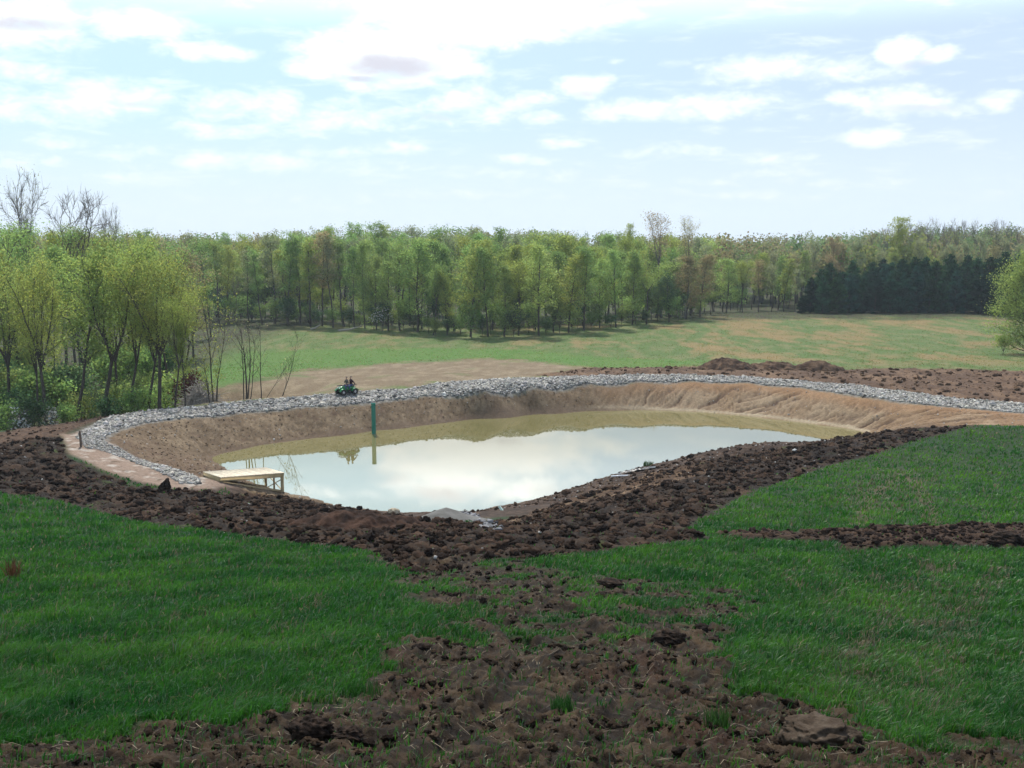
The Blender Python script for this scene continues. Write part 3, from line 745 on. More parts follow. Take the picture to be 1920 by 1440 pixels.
def grow(kind, seed, H, Wd, first, nb, leaf, nleaf, trunk_r, lean=0.0, fork=1, twigs=5, sides=7, spread=.35):
    """one broadleaf tree: returns trunk mesh and crown mesh (or None)"""
    T = Tree(seed); r = T.r
    main = []
    pts, rad = T.limb((0, 0, -.6), (lean, r.uniform(-.05, .05), 1), H * (first + .12 if fork > 1 else 1.0) + .6, trunk_r, trunk_r * (.62 if fork > 1 else .10), 9 if fork == 1 else 6, sides, .045, .02)
    if fork == 1: main.append((pts, rad, first))
    else:
        p, q, d = T.along(pts, rad, .97)
        for k in range(fork):
            dd = T.side(np.array([lean * .5, 0, 1.0]) / math.hypot(lean * .5, 1), r.uniform(.14, .42), k * 2 * math.pi / fork + r.uniform(-.4, .4))
            L = (H - p[2]) / max(.75, dd[2]) * r.uniform(.85, 1.05)
            a, b_ = T.limb(p - np.array([0, 0, .15]), dd, L, trunk_r * .55, trunk_r * .07, 8, max(5, sides - 2), .07, .06)
            main.append((a, b_, .08))
    tips = []
    per = max(3, int(nb / len(main)))
    for (pts, rad, f0) in main:
        zt = pts[-1][2]
        for k in range(per):
            t = f0 + (1 - f0) * ((k + r.uniform(.1, .9)) / per) * .98
            p, q, d = T.along(pts, rad, min(.985, t))
            rel = np.clip((p[2] - H * first) / (H * (1 - first)), 0, 1)
            L = Wd * .5 * crown_shape(kind, rel) * r.uniform(.6, 1.15) * (.8 if fork > 1 else 1)
            ang = (r.uniform(.75, 1.15) if kind == 'column' else r.uniform(.5, .95)) * (1.0 if kind != 'spread' else .9)
            a, b_ = T.limb(p, T.side(d, ang, r.uniform(0, 6.28)), L, max(.02 if nleaf > 600 else .035, q * .42), .010 if nleaf > 600 else .018, 4, 4, .12, .07)
            for j in range(twigs):
                tt = r.uniform(.3, 1.0)
                p2, q2, d2 = T.along(a, b_, min(.98, tt))
                c, e = T.limb(p2, T.side(d2, r.uniform(.4, 1.0), r.uniform(0, 6.28)), L * r.uniform(.22, .5), .014 if nleaf > 600 else .022, .005 if nleaf > 600 else .010, 2, 3, .15, .08)
                tips.append((p2, c[-1]))
            tips.append((a[2], a[-1]))
        tips.append((pts[-2], pts[-1]))
    f = [np.concatenate(T.mb.q)]
    trunk = mesh_np('trunk', np.concatenate(T.mb.v), f, None, smooth=True, link=False)
    crown = None
    if nleaf:
        tp = np.array(tips); i = r.integers(0, len(tp), nleaf); t = r.beta(2.2, 1.2, nleaf)[:, None] * 1.12
        C = tp[i, 0] * (1 - t) + tp[i, 1] * t + r.normal(size=(nleaf, 3)) * (.40 * Wd / 6) * np.array([1, 1, .75])
        crown = leaves_mesh('crown', C, leaf, r)
    return trunk, crown

def grow_pine(seed, H, Rd, nleaf=8500):
    T = Tree(seed); r = T.r
    pts, rad = T.limb((0, 0, -.4), (0, 0, 1), H + .3, .16, .02, 8, 7, .02, .02)
    C = []; TN = []
    nw = 22
    for k in range(nw):
        t = .05 + .94 * k / (nw - 1)
        for j in range(6 if k < nw - 3 else 4):
            p, q, d = T.along(pts, rad, min(.985, t))
            L = Rd * (min(1, .78 + t) * (1 - t ** 2.1) + .06) * r.uniform(.75, 1.15)
            a, b_ = T.limb(p, T.side(np.array([0, 0, 1.0]), r.uniform(1.15, 1.5), r.uniform(0, 6.28)), L, .03, .008, 3, 3, .08, .06)
            m = int(nleaf / (nw * 6) * (L / Rd) * 1.9) + 8
            tt = r.beta(2.4, 1.0, m) * 1.05
            base = a[0] + (a[-1] - a[0]) * tt[:, None]
            clump = np.round(tt * 5)[:, None]
            TN.append(np.full(m, r.uniform(.55, 1.6)))
            C.append(base + r.normal(size=(m, 3)) * np.array([.24, .24, .16]))
    trunk = mesh_np('trunk', np.concatenate(T.mb.v), [np.concatenate(T.mb.q)], None, smooth=True, link=False)
    return trunk, leaves_mesh('crown', np.concatenate(C), .26, r, tint=np.concatenate(TN)[:, None])

def set_mats(pair, bark, leaf):
    pair[0].materials.append(bark)
    if pair[1]: pair[1].materials.append(leaf)
    return pair
def recol(pair, leaf):
    """same crown shape, leaves of another colour"""
    c = pair[1].copy(); c.materials[0] = leaf
    return (pair[0], c)

PROTO = {}
PROTO['spread'] = [set_mats(grow('spread', 100 + k, 16, 7.2, .32, 46, .135, 7600, .20, lean=[-.05, .06, .02, -.03][k], fork=[3, 4, 3, 4][k], twigs=6), BARK, [L_OLIVE, L_OLIVE, L_OLIVE, L_GREEN][k]) for k in range(4)]
PROTO['spread_green'] = [recol(PROTO['spread'][k], L_BRIGHT) for k in (0, 1)]
PROTO['slender'] = [set_mats(grow('slender', 200 + k, 18, 5.2, [.42, .5, .36, .46, .4][k], 34, .205, [4300, 3300, 5000, 2700, 3700][k], .17, lean=[.03, -.05, .06, -.02, .10][k], twigs=5), BARK, [L_GREEN, L_GREEN, L_OLIVE, L_GREY, L_GREEN][k]) for k in range(5)]
PROTO['slender_red'] = [recol(PROTO['slender'][k], L_RED) for k in (0, 3)]
PROTO['slender_pale'] = [recol(PROTO['slender'][k], L_GREY) for k in (1, 4)]
PROTO['column'] = [set_mats(grow('column', 300 + k, 17, [7.0, 6.0, 7.6, 6.4][k], [.24, .28, .18, .26][k], 58, .21, [6600, 5700, 7200, 6000][k], .19, twigs=5, lean=[0, .02, -.02, .01][k]), BARK, [L_OLIVE, L_GREEN, L_GREEN, L_OLIVE][k]) for k in range(4)]
PROTO['rounded'] = [set_mats(grow('spread', 350 + k, 16, [7.2, 7.8, 6.4][k], .38, 44, .20, [5000, 5700, 4300][k], .18, fork=[2, 3, 2][k], twigs=5, lean=[.04, -.03, 0][k]), BARK, [L_GREEN, L_OLIVE, L_BRIGHT][k]) for k in range(3)]
PROTO['edge'] = [set_mats(grow('column', 370 + k, 14, 9.5, .03, 110, .18, 34000, .2, twigs=7), BARK, L_GREEN) for k in range(2)]
PROTO['column_bright'] = [recol(PROTO['column'][k], L_BRIGHT) for k in (1, 2)]
PROTO['column_red'] = [recol(PROTO['column'][k], L_RED) for k in (0, 2)]
PROTO['column_deep'] = [recol(PROTO['column'][k], L_DEEP) for k in (2, 3)]
PROTO['sparse_red'] = [set_mats(grow('spread', 400 + k, 19, 7.5, .42, 46, .20, 1700, .20, fork=3, twigs=6), BARKG, L_RED) for k in range(2)]
PROTO['bare'] = [set_mats(grow('spread', 500 + k, 20, 8.5, [.48, .40, .5][k], 60, .16, [420, 0, 260][k], .19, fork=[3, 5, 4][k], twigs=10), BARKG, L_GREY) for k in range(3)]
PROTO['bush'] = [set_mats(grow('spread', 600 + k, 4.0, 4.6, .10, 30, .20, 1700, .06, fork=5, twigs=5, sides=5), BARK, [L_GREEN, L_DEEP, L_GREEN][k]) for k in range(3)]
PROTO['pine'] = [set_mats(grow_pine(700 + k, 11, [2.9, 2.6, 3.2][k]), BARK, L_PINE) for k in range(3)]
PH = dict(rounded=16, edge=14, spread=16, spread_green=16, slender=18, slender_red=18, slender_pale=18, column=17, column_bright=17, column_red=17, column_deep=17, sparse_red=19, bare=20, bush=4.0, pine=11)
NAME = dict(rounded='broadleaf_tree', edge='bushy_tree', spread='broadleaf_tree', spread_green='broadleaf_tree', slender='slender_tree', slender_red='slender_tree', slender_pale='slender_tree', column='bushy_tree', column_bright='bushy_tree', column_red='bushy_tree',
            column_deep='bushy_tree', sparse_red='budding_tree', bare='bare_tree', bush='bush', pine='pine_tree')
_used = {}
def plant(kind, u, Y, topv, label, group=None, var=None, wide=1.0, H=None, cat='tree', name=None, lean=0.0, rz=None):
    x = (u - 960) / F * (Y * math.cos(PITCH) + 0) 
    # the column of ground under pixel column u at depth Y
    d = ray(u, 445 + 1950 * 17 / max(Y, 1)); x = d[0] / d[1] * Y
    z = float(H0(np.array([x]), np.array([Y]))[0])
    if H is None:
        dt = ray(u, topv); H = CAM_H + dt[2] / dt[1] * Y - z
    pr = PROTO[kind]; k = _used.get(kind, 0) if var is None else var; _used[kind] = k + 1
    tr, cr = pr[k % len(pr)]
    s = H / PH[kind]; w = wide * s ** .75
    o = empty(name or NAME[kind], (x, Y, z), random.uniform(0, 6.28) if rz is None else rz, label, cat, group)
    o.scale = (w, w, s)
    if lean: o.rotation_euler = (0, lean, 0)
    t = bpy.data.objects.new('stem' if kind == 'bush' else 'trunk', tr); COL.objects.link(t); t.parent = o
    if cr:
        c = bpy.data.objects.new('foliage' if kind == 'bush' else 'crown', cr); COL.objects.link(c); c.parent = o
    return o
ORD = ['first', 'second', 'third', 'fourth', 'fifth', 'sixth', 'seventh', 'eighth', 'ninth', 'tenth', 'eleventh', 'twelfth', 'thirteenth', 'fourteenth', 'fifteenth', 'sixteenth']

# the wood behind the left end of the dam
G_LEFT = 'olive trees behind the left end of the dam'
LT = [(-12, 108, 442, 'spread_green', 0, 1.25, 'tallest bright green tree at the very edge behind the dam, cut by the picture side', 0),
      (22, 104, 500, 'spread', 3, 1.0, 'green tree just beside the bright one where the dark soil meets the wood', 0),
      (75, 100, 545, 'spread', 0, .7, 'thin young olive tree with lean trunk close behind the dark soil', -.06),
      (88, 97, 505, 'spread', 1, .95, 'dark straight trunk tree behind the dam, standing right of a thin leaning one', 0),
      (105, 111, 540, 'slender', 2, .7, 'thin pole-like tree between two dark trunks behind the dam', 0),
      (132, 97, 470, 'slender', 4, 1.15, 'dark trunk leaning toward the pond, with olive crown behind the dam', .10),
      (188, 98, 476, 'spread', 2, 1.15, 'stout forked olive tree with wide V limbs behind the gravel bend', 0),
      (224, 105, 498, 'spread_green', 1, .85, 'grey crooked trunk tree behind the forked olive tree', -.04),
      (242, 100, 505, 'spread', 0, .9, 'olive tree whose trunk slants right, next to the grey crooked trunk', .09),
      (277, 98, 512, 'spread', 3, .85, 'green tree paired with a multi-branched olive one behind the gravel', 0),
      (300, 97, 500, 'spread', 1, 1.15, 'multi-branched olive tree with broad low crown spreading over the dam edge', .03),
      (328, 96, 560, 'spread', 2, .7, 'small olive tree beside the pale brush pile', 0),
      (348, 97, 585, 'slender', 2, .75, 'slim little tree standing in front of the maroon shrub', 0)]
for (u, Y, tv, kd, vr, wd, lab, ln) in LT:
    plant(kd, u, Y, tv, lab, G_LEFT, vr, wd, lean=ln)
B_LEFT = 'back trees of the left-hand wood'
LB = 'leafy tree deep in the wood behind the olive trees by the dam'
for (u, Y, tv, kd) in [(-60, 122, 455, 'spread'), (40, 124, 470, 'column'), (90, 130, 448, 'spread_green'), (120, 138, 452, 'spread'), (165, 128, 462, 'column'), (205, 136, 455, 'spread'), (250, 126, 478, 'spread'),
                       (285, 140, 470, 'column'), (325, 150, 462, 'spread'), (362, 162, 468, 'column_red'), (10, 150, 445, 'column'), (60, 160, 440, 'spread_green'), (140, 158, 438, 'column'), (185, 165, 440, 'spread'),
                       (235, 160, 446, 'column_bright'), (300, 175, 450, 'spread'), (350, 190, 448, 'slender'), (395, 196, 452, 'slender'), (268, 190, 444, 'slender'), (-30, 140, 440, 'column'), (345, 128, 545, 'spread'), (318, 118, 520, 'spread')]:
    plant(kd, u, Y, tv, LB, B_LEFT)
plant('bare', 46, 138, 350, 'tall bare tree with open fan crown rising highest over the left wood', None, 0, .62)
plant('bare', 150, 134, 374, 'broad bare grey crown standing above the olive trees, beside the taller fan-shaped one', None, 1, .95)
plant('bare', 205, 140, 404, 'narrow bare treetop just right of the broad bare crown', None, 2, .4)

# saplings behind the gravel, in front of the meadow
def sapling(u, v, Y, stems, label, leaves=0, mat=L_OLIVE, hmax=6.5):
    d = ray(u, v); x = d[0] / d[1] * Y; z = float(H0(np.array([x]), np.array([float(Y)]))[0])
    o = empty('sapling', (x, Y, z), 0, label, 'sapling', 'bare saplings behind the gravel')
    tips = []
    for (dx, h, ln, rr) in stems:
        T = Tree(int(u * 7 + dx * 100 + h * 10))
        pts, rad = T.limb((dx, 0, -.5), (ln, T.r.uniform(-.1, .1), 1), h + .5, rr, .008, 7, 6, .05, .03)
        for k in range(12):
            t = T.r.uniform(.35, .98)
            p, q, d2 = T.along(pts, rad, t)
            a, b_ = T.limb(p, T.side(d2, T.r.uniform(.35, .8), T.r.uniform(0, 6.28)), h * T.r.uniform(.12, .3), max(.012, q * .5), .005, 3, 4, .12, .1)
            tips.append((p, a[-1]))
            for j in range(3):
                p2, q2, d3 = T.along(a, b_, T.r.uniform(.3, .95))
                c, e = T.limb(p2, T.side(d3, T.r.uniform(.4, .9), T.r.uniform(0, 6.28)), h * .09, .007, .004, 2, 3, .12, .1)
                tips.append((p2, c[-1]))
        T.mb.build('stem', BARK, o, True)
    if leaves:
        r = np.random.default_rng(int(u)); tp = np.array(tips); i = r.integers(0, len(tp), leaves); t = r.uniform(.2, 1.1, leaves)[:, None]
        me = leaves_mesh('foliage', tp[i, 0] * (1 - t) + tp[i, 1] * t + r.normal(size=(leaves, 3)) * .16, .13, r); me.materials.append(mat)
        c = bpy.data.objects.new('foliage', me); COL.objects.link(c); c.parent = o
    return o
sapling(400, 760, 97, [(-.25, 5.0, -.02, .06), (0, 11.5, .01, .085), (.18, 9.5, .05, .06), (.3, 4.0, .03, .045), (-.45, 4, .03, .05)], 'clump of thin stems with sparse olive leaves beside the brush pile', 900)
sapling(461, 752, 98, [(-.22, 6.6, 0, .07), (.0, 8.2, .03, .10), (.12, 7.4, .10, .075), (.28, 6.0, .22, .055)], 'dense clump of four bare stems, darkest of the saplings behind the gravel', 130, L_GREY)
sapling(489, 748, 99, [(0, 7.0, .17, .06), (.1, 4.6, .62, .03)], 'single bare sapling leaning gently right between two other saplings', 50, L_GREY)
sapling(525, 745, 100, [(0, 6.2, .50, .045), (.1, 3.4, .35, .025)], 'thin wispy sapling leaning far over, nearest to the quad bike', 40, L_GREY)

# wood edge along the far side of the meadow
def line_y(u):
    return float(np.interp(u, [360, 430, 560, 700, 780, 830, 900, 1000, 1100, 1200, 1300, 1340, 1420, 1500], [226, 222, 214, 205, 196, 190, 188, 188, 195, 203, 212, 236, 244, 250]))
FRONT = [  # segment phrase, [(u, dY, topv, kind, wide)]
 ('facing the saplings', [(384, 6, 462, 'slender_pale', 1), (410, 0, 462, 'slender', 1.1), (428, 6, 470, 'slender', .9), (441, -1, 520, 'bare', .5), (466, 2, 470, 'slender', 1), (492, 0, 468, 'slender', 1), (515, 3, 450, 'slender_pale', 1), (540, 0, 458, 'slender', 1.0), (562, 3, 444, 'slender', 1), (582, 0, 456, 'slender', 1.1)]),
 ('behind the quad bike', [(604, 2, 446, 'slender_red', 1), (625, 0, 452, 'slender', 1), (646, 3, 448, 'slender', 1.1), (664, 0, 470, 'slender', 1), (684, 2, 458, 'column_bright', .8), (705, 0, 478, 'column', .9), (728, 1, 490, 'column_bright', .9), (750, 3, 470, 'slender', 1)]),
 ('beside the dogwood', [(782, 3, 446, 'column_bright', 1.0), (812, 0, 500, 'column', .9), (838, 2, 500, 'column', .8), (882, 0, 456, 'column', 1.1), (915, 1, 462, 'column', .9), (945, 0, 500, 'column', .8), (972, 2, 492, 'column', .9), (1010, 0, 457, 'column_bright', .95)]),
 ('behind the brown spoil ridge', [(1038, 3, 500, 'column', .8), (1066, 0, 474, 'column', .95), (1095, 1, 468, 'column', 1.0), (1124, 3, 492, 'column_bright', .8), (1155, 0, 470, 'column_bright', .95), (1185, 2, 476, 'column', .9), (1212, 0, 490, 'column', .85), (1232, 2, 530, 'column_deep', .9), (1255, -1, 512, 'column_deep', .95)]),
 ('near the reddish treetops', [(1286, 2, 476, 'column_red', 1.1), (1312, 0, 484, 'column_red', 1.05), (1332, -6, 550, 'column', 1.0), (1362, 2, 492, 'column_bright', .95), (1392, 0, 500, 'column', .8), (1422, 4, 492, 'slender_red', 1), (1446, 2, 500, 'slender_pale', 1.1), (1470, 4, 494, 'slender', 1), (1492, 2, 505, 'slender_pale', 1.1)]),
]
DESC = dict(rounded='round-crowned green', slender='slender green', slender_red='slender reddish', slender_pale='thin pale', column='bushy green', column_bright='bright leafy', column_red='bushy reddish', column_deep='dark green', bare='bare')
for seg, lst in FRONT:
    for k, (u, dy, tv, kd, wd) in enumerate(lst):
        if kd == 'column' and (u % 4 == 0): kd = 'rounded'
        plant(kd, u, line_y(u) + dy, tv + random.uniform(-6, 6), f'{DESC[kd]} tree, {ORD[k]} from left in wood edge {seg}', 'front trees of the wood beyond the meadow', None, wd * random.uniform(1.0, 1.35))
plant('sparse_red', 1240, 218, 406, 'tall budding tree with rounded reddish open top above the wood', None, 0, 1.0)
plant('sparse_red', 1284, 216, 420, 'slightly shorter reddish treetop right of the tall budding tree', None, 1, .8)
plant('slender', 1175, 262, 428, 'small isolated green treetop poking above the skyline left of the budding tree', None, 2, .7)
BK = 'leafy tree deep in the wood behind the front trees beyond the meadow'
BG = 'inner trees of the wood beyond the meadow'
sky_u = [360, 450, 500, 560, 620, 660, 760, 850, 960, 1050, 1120, 1180, 1330]; sky_v = [458, 452, 446, 440, 436, 432, 434, 436, 437, 440, 446, 448, 452]
kinds = ['slender', 'rounded', 'column', 'slender', 'slender_pale', 'rounded', 'column_bright', 'slender', 'slender', 'slender']
for row, (dy, off, stp, up) in enumerate([(14, 6, 23, 26), (30, 0, 25, 14), (50, 12, 27, 5)]):
    for u in range(370 + off, 1345, stp):
        kd = random.choice(kinds)
        if 820 < u < 1240 and row == 0: kd = 'column' if u % 2 else 'slender'
        plant(kd, u + random.uniform(-7, 7), line_y(u) + dy + random.uniform(-4, 4), float(np.interp(u, sky_u, sky_v)) + up + random.uniform(-13, 20), BK, BG, None, random.uniform(.9, 1.6))
for u in range(1350, 1520, 19):
    plant(random.choice(['slender', 'slender_pale', 'column', 'slender_red']), u + random.uniform(-6, 6), line_y(u) + 14 + random.uniform(-3, 8), 478 + random.uniform(-8, 14), BK, BG)
RB = 'tall leafless tree standing above the dark pines'
for k, (u, tv) in enumerate([(1655, 432), (1700, 424), (1728, 420), (1765, 426), (1800, 420), (1832, 424), (1870, 418), (1905, 428)]):
    plant('bare', u, 285 + (k % 3) * 9, tv, f'tall leafless tree, {ORD[k]} from left of those above the dark pines', 'leafless trees above the pines', None, .75)
plant('slender', 1672, 278, 416, 'tallest leafy green treetop above the dark pines', None, 2, 1.5)
for u in range(1500, 1960, 24):
    plant(random.choice(['slender', 'slender_pale', 'slender_pale', 'slender_red', 'column']), u + random.uniform(-8, 8), 268 + random.uniform(-4, 16), 462 + random.uniform(-12, 16), 'pale leafy tree in the wood right behind the dark pines', 'trees behind the pines')
# understory along the edge
UB = 'low leafy bush at the foot of the wood edge beyond the meadow'
for k in range(46):
    u = 392 + k * 20.5 + random.uniform(-6, 6)
    plant('bush', u, line_y(u) + random.uniform(-2, 6), 0, UB, 'bushes along the wood edge', None, random.uniform(.8, 1.3), H=random.uniform(2.2, 5.0), cat='bush')
for k in range(30):
    plant('bush', random.uniform(-40, 318), random.uniform(101, 128), 0, 'low green bush between the trunks behind the dam', 'undergrowth bushes of the left wood', None, 1.1, H=random.uniform(3, 5.5), cat='bush')
for k in range(44):
    u = random.uniform(375, 1480)
    plant('bush', u, line_y(u) + random.uniform(7, 34), 0, 'leafy bush among the trunks inside the wood beyond the meadow', 'undergrowth bushes inside the far wood', None, random.uniform(.9, 1.3), H=random.uniform(4, 8), cat='bush')
for u, Y, h in [(15, 92, 3), (60, 93, 3.2), (120, 95, 2.6), (165, 99, 3.4), (205, 97, 2.8), (255, 97, 3.0), (285, 101, 3.5), (40, 101, 4), (100, 104, 4.4), (225, 104, 4), (150, 108, 4.5), (10, 108, 5)]:
    plant('bush', u, Y, 0, 'low green bush between the trunks behind the dam', 'undergrowth bushes of the left wood', None, 1.15, H=h, cat='bush')
# pine stand
for k, u in enumerate(np.linspace(1518, 1885, 16)):
    plant('pine', u + random.uniform(-4, 4), 229 + random.uniform(-1, 1.5), np.interp(u, [1500, 1900], [514, 505]) + random.uniform(-13, 13), f'dark pine, {ORD[k]} from the left in the front row of the stand', 'front pines of the dark stand', None, random.uniform(.8, 1.05))
plant('pine', 1503, 228, 556, 'smallest dark pine, at the left corner of the stand', None, 1, 1.0)
for r_, (Y, a, b_, st) in enumerate([(235, 1530, 1890, 25), (241, 1545, 1895, 26), (248, 1580, 1900, 29)]):
    for u in np.arange(a, b_, st):
        plant('pine', u + random.uniform(-5, 5), Y + random.uniform(-1, 1), np.interp(u, [1500, 1600, 1900], [508, 500, 484]) + random.uniform(-12, 16) - r_ * 2, 'dark pine in the back rows of the stand', 'back pines of the dark stand', None, random.uniform(1, 1.2))
# tree at the right border
plant('edge', 1926, 147, 472, 'bright yellow-green tree on the meadow, cut off by the picture side', None, 0, 1.05)
plant('edge', 1985, 150, 470, 'second yellow-green tree just behind the bright one on the meadow', None, 1, 1.0)
plant('bush', 1880, 145, 0, 'small green bush at the foot of the bright yellow-green meadow tree', None, 2, .9, H=2.4, cat='bush')
# far woods: one mass
def far_wood():
    r = np.random.default_rng(77); pts = []; TV = []; TQ = []; n = 0; cols = []
    k = 0
    while k < 3400:
        Y = 275 * (1350 / 275) ** (r.random() ** 1.25); xcn = r.uniform(-.66, .66); x = xcn * Y
        if Y < 300 and -.32 < xcn < .20: continue
        k += 1
        pts.append((x, Y))
    pts = np.array(pts); zz = H0(pts[:, 0], pts[:, 1])
    C = []; S_ = []; T_ = []
    for (x, Y), z in zip(pts, zz):
        h = r.uniform(9, 20.5) ; w = r.uniform(2.2, 5.2); m = int(np.clip(105000 / Y, 95, 300))
        th = r.normal(size=(m, 3)); th /= np.linalg.norm(th, axis=1)[:, None]; rad = r.uniform(.45, 1.0, m)[:, None]
        c = th * rad * np.array([w, w, h * .36]) * r.uniform(.8, 1.1, (m, 1)) + np.array([x, Y, z + h * .62])
        C.append(c); S_.append(np.full(m, r.uniform(.85, 1.2)))
        base = [(.11, .155, .045), (.15, .165, .05), (.14, .135, .065), (.17, .145, .07), (.09, .14, .05)][r.integers(0, 5)]
        T_.append(np.array(base)[None] * 1.7 * r.uniform(.7, 1.3, (m, 1)))
        v = np.array([[x - .2, Y, z - 1], [x + .2, Y, z - 1], [x + .06, Y, z + h * .8], [x - .06, Y, z + h * .8], [x, Y - .2, z - 1], [x, Y + .2, z - 1], [x, Y + .06, z + h * .8], [x, Y - .06, z + h * .8]])
        TV.append(v); TQ.append(np.array([[0, 1, 2, 3], [4, 5, 6, 7]]) + n); n += 8
    C = np.concatenate(C); T_ = np.concatenate(T_); m = len(C)
    a = r.normal(size=(m, 3)); a /= np.linalg.norm(a, axis=1)[:, None]; b_ = np.cross(a, r.normal(size=(m, 3))); b_ /= np.linalg.norm(b_, axis=1)[:, None]
    s = np.concatenate(S_)[:, None] * .46
    V = np.stack([C - a * s, C + b_ * s * .7, C + a * s, C - b_ * s * .7], 1).reshape(-1, 3)
    F_ = np.arange(m * 4).reshape(m, 4)
    o = mesh_np('far_woods', np.concatenate([V] + TV), np.concatenate([F_] + [q + m * 4 for q in TQ]), leaf_mat('far_leaves', (1, 1, 1), .45, .02))
    vcol(o.data, np.concatenate([np.repeat(T_, 4, 0), np.full((n, 3), .06)]))
    tag(o, 'distant wooded hills along the whole skyline', 'woods', kind='stuff')
far_wood()
def ico_np(sub):
    t = (1 + 5 ** .5) / 2
    v = [(-1, t, 0), (1, t, 0), (-1, -t, 0), (1, -t, 0), (0, -1, t), (0, 1, t), (0, -1, -t), (0, 1, -t), (t, 0, -1), (t, 0, 1), (-t, 0, -1), (-t, 0, 1)]
    v = [np.array(p) / np.linalg.norm(p) for p in v]
    f = [(0, 11, 5), (0, 5, 1), (0, 1, 7), (0, 7, 10), (0, 10, 11), (1, 5, 9), (5, 11, 4), (11, 10, 2), (10, 7, 6), (7, 1, 8), (3, 9, 4), (3, 4, 2), (3, 2, 6), (3, 6, 8), (3, 8, 9), (4, 9, 5), (2, 4, 11), (6, 2, 10), (8, 6, 7), (9, 8, 1)]
    for _ in range(sub - 1):
        cache = {}; nf = []
        def mid(a, b):
            k = (min(a, b), max(a, b))
            if k not in cache:
                p = (v[a] + v[b]) / 2; v.append(p / np.linalg.norm(p)); cache[k] = len(v) - 1
            return cache[k]
        for a, b, c in f:
            x, y, z = mid(a, b), mid(b, c), mid(c, a); nf += [(a, x, z), (b, y, x), (c, z, y), (x, y, z)]
        f = nf
    return np.array(v), np.array(f)

# ------------------------------------------------------------------ loose stones, clods, grass
def tint_mat(name, rough=.9, spec=.2, bump_scale=0, bump=.01, trans=0.0):
    m, N, b = material(name)
    at = N.new('ShaderNodeAttribute', attribute_name='tint').outputs['Color']
    N.put(b.inputs['Base Color'], at); b.inputs['Roughness'].default_value = rough; b.inputs['Specular IOR Level'].default_value = spec
    if bump_scale:
        bn = N.new('ShaderNodeBump'); bn.inputs['Distance'].default_value = bump
        n = N.noise(N.new('ShaderNodeNewGeometry').outputs['Position'], bump_scale, 4, .65)
        N.put(bn.inputs['Height'], n); N.put(b.inputs['Normal'], bn.outputs[0])
        k = N.ramp(n, .25, .75, .65, 1.35, 'LINEAR')
        N.put(b.inputs['Base Color'], N.mix(1.0, at, N.comb(k, k, k), 'MULTIPLY'))
    if trans:
        t = N.new('ShaderNodeBsdfTranslucent'); N.put(t.inputs['Color'], at); mx = N.new('ShaderNodeMixShader'); mx.inputs[0].default_value = trans
        N.l.new(b.outputs[0], mx.inputs[1]); N.l.new(t.outputs[0], mx.inputs[2]); N.l.new(mx.outputs[0], N.n['Material Output'].inputs['Surface'])
    return m
def rand_rot(n, r):
    q = r.normal(size=(n, 4)); q /= np.linalg.norm(q, axis=1)[:, None]; w, x, y, z = q.T
    return np.stack([np.stack([1 - 2 * (y * y + z * z), 2 * (x * y - z * w), 2 * (x * z + y * w)], 1), np.stack([2 * (x * y + z * w), 1 - 2 * (x * x + z * z), 2 * (y * z - x * w)], 1),
                     np.stack([2 * (x * z - y * w), 2 * (y * z + x * w), 1 - 2 * (x * x + y * y)], 1)], 1)
def scatter(name, pos, size, cols, shapes, faces, mat, label, cat, r, squash=.75, kind='stuff', smooth=False):
    n = len(pos); pick = r.integers(0, len(shapes), n); Rm = rand_rot(n, r)
    base = np.stack([shapes[k] for k in range(len(shapes))])[pick]          # n, m, 3
    V = np.einsum('nij,nmj->nmi', Rm, base) * size[:, None, None]
    V[:, :, 2] *= squash; V += pos[:, None]
    m = base.shape[1]
    F_ = (faces[None] + (np.arange(n) * m)[:, None, None]).reshape(-1, faces.shape[1])
    o = mesh_np(name, V.reshape(-1, 3), F_, mat, smooth=smooth)
    vcol(o.data, np.repeat(cols, m, 0))
    return tag(o, label, cat, kind=kind)
cube_f = np.array([[0, 2, 3, 1], [4, 5, 7, 6], [0, 1, 5, 4], [2, 6, 7, 3], [0, 4, 6, 2], [1, 3, 7, 5]])
cube_v = np.array([[x, y, z] for z in (-1, 1) for y in (-1, 1) for x in (-1, 1)], float) * .5
rs = np.random.default_rng(42)
stone_shapes = [cube_v * np.array([1.3, 1.0, .75]) * rs.uniform(.6, 1.25, (8, 1)) + rs.normal(size=(8, 3)) * .10 for _ in range(24)]
# riprap of the gravel path
def pts_in(zname, n, thr, x0, x1, y0, y1, r, extra=None):
    out = []
    got = 0
    while got < n:
        x = r.uniform(x0, x1, 60000); y = r.uniform(y0, y1, 60000)
        k = zs(zname, x, y) + .25 * fbm(x, y, .8, 2, 7) > thr
        if extra is not None: k &= extra(x, y)
        out.append(np.stack([x[k], y[k]], 1)); got += k.sum()
        if len(out) > 400: break
    return np.concatenate(out)[:n]
p = pts_in('gravel', 47000, .22, -40, 60, 62, 118, rs)
near_dock = sstep(-p[:, 0], 16, 34) * (1 - sstep(p[:, 1], 74, 82))
siz = (.06 + .17 * rs.random(len(p)) ** 1.7) * (1 - .5 * near_dock) * np.where(rs.random(len(p)) < .05, 1.6, 1)
zz = Hd(p[:, 0], p[:, 1])
g = np.clip(rs.normal(.25, .10, len(p)), .05, .6)
cols = np.stack([g * rs.uniform(1.0, 1.10, len(p)), g, g * rs.uniform(.84, .98, len(p))], 1)
scatter('gravel', np.c_[p, zz + siz * .12], siz, cols, stone_shapes, cube_f, tint_mat('crushed_limestone', .85, .3, 18, .01), 'grey crushed stone path round the pond rim', 'gravel', rs)
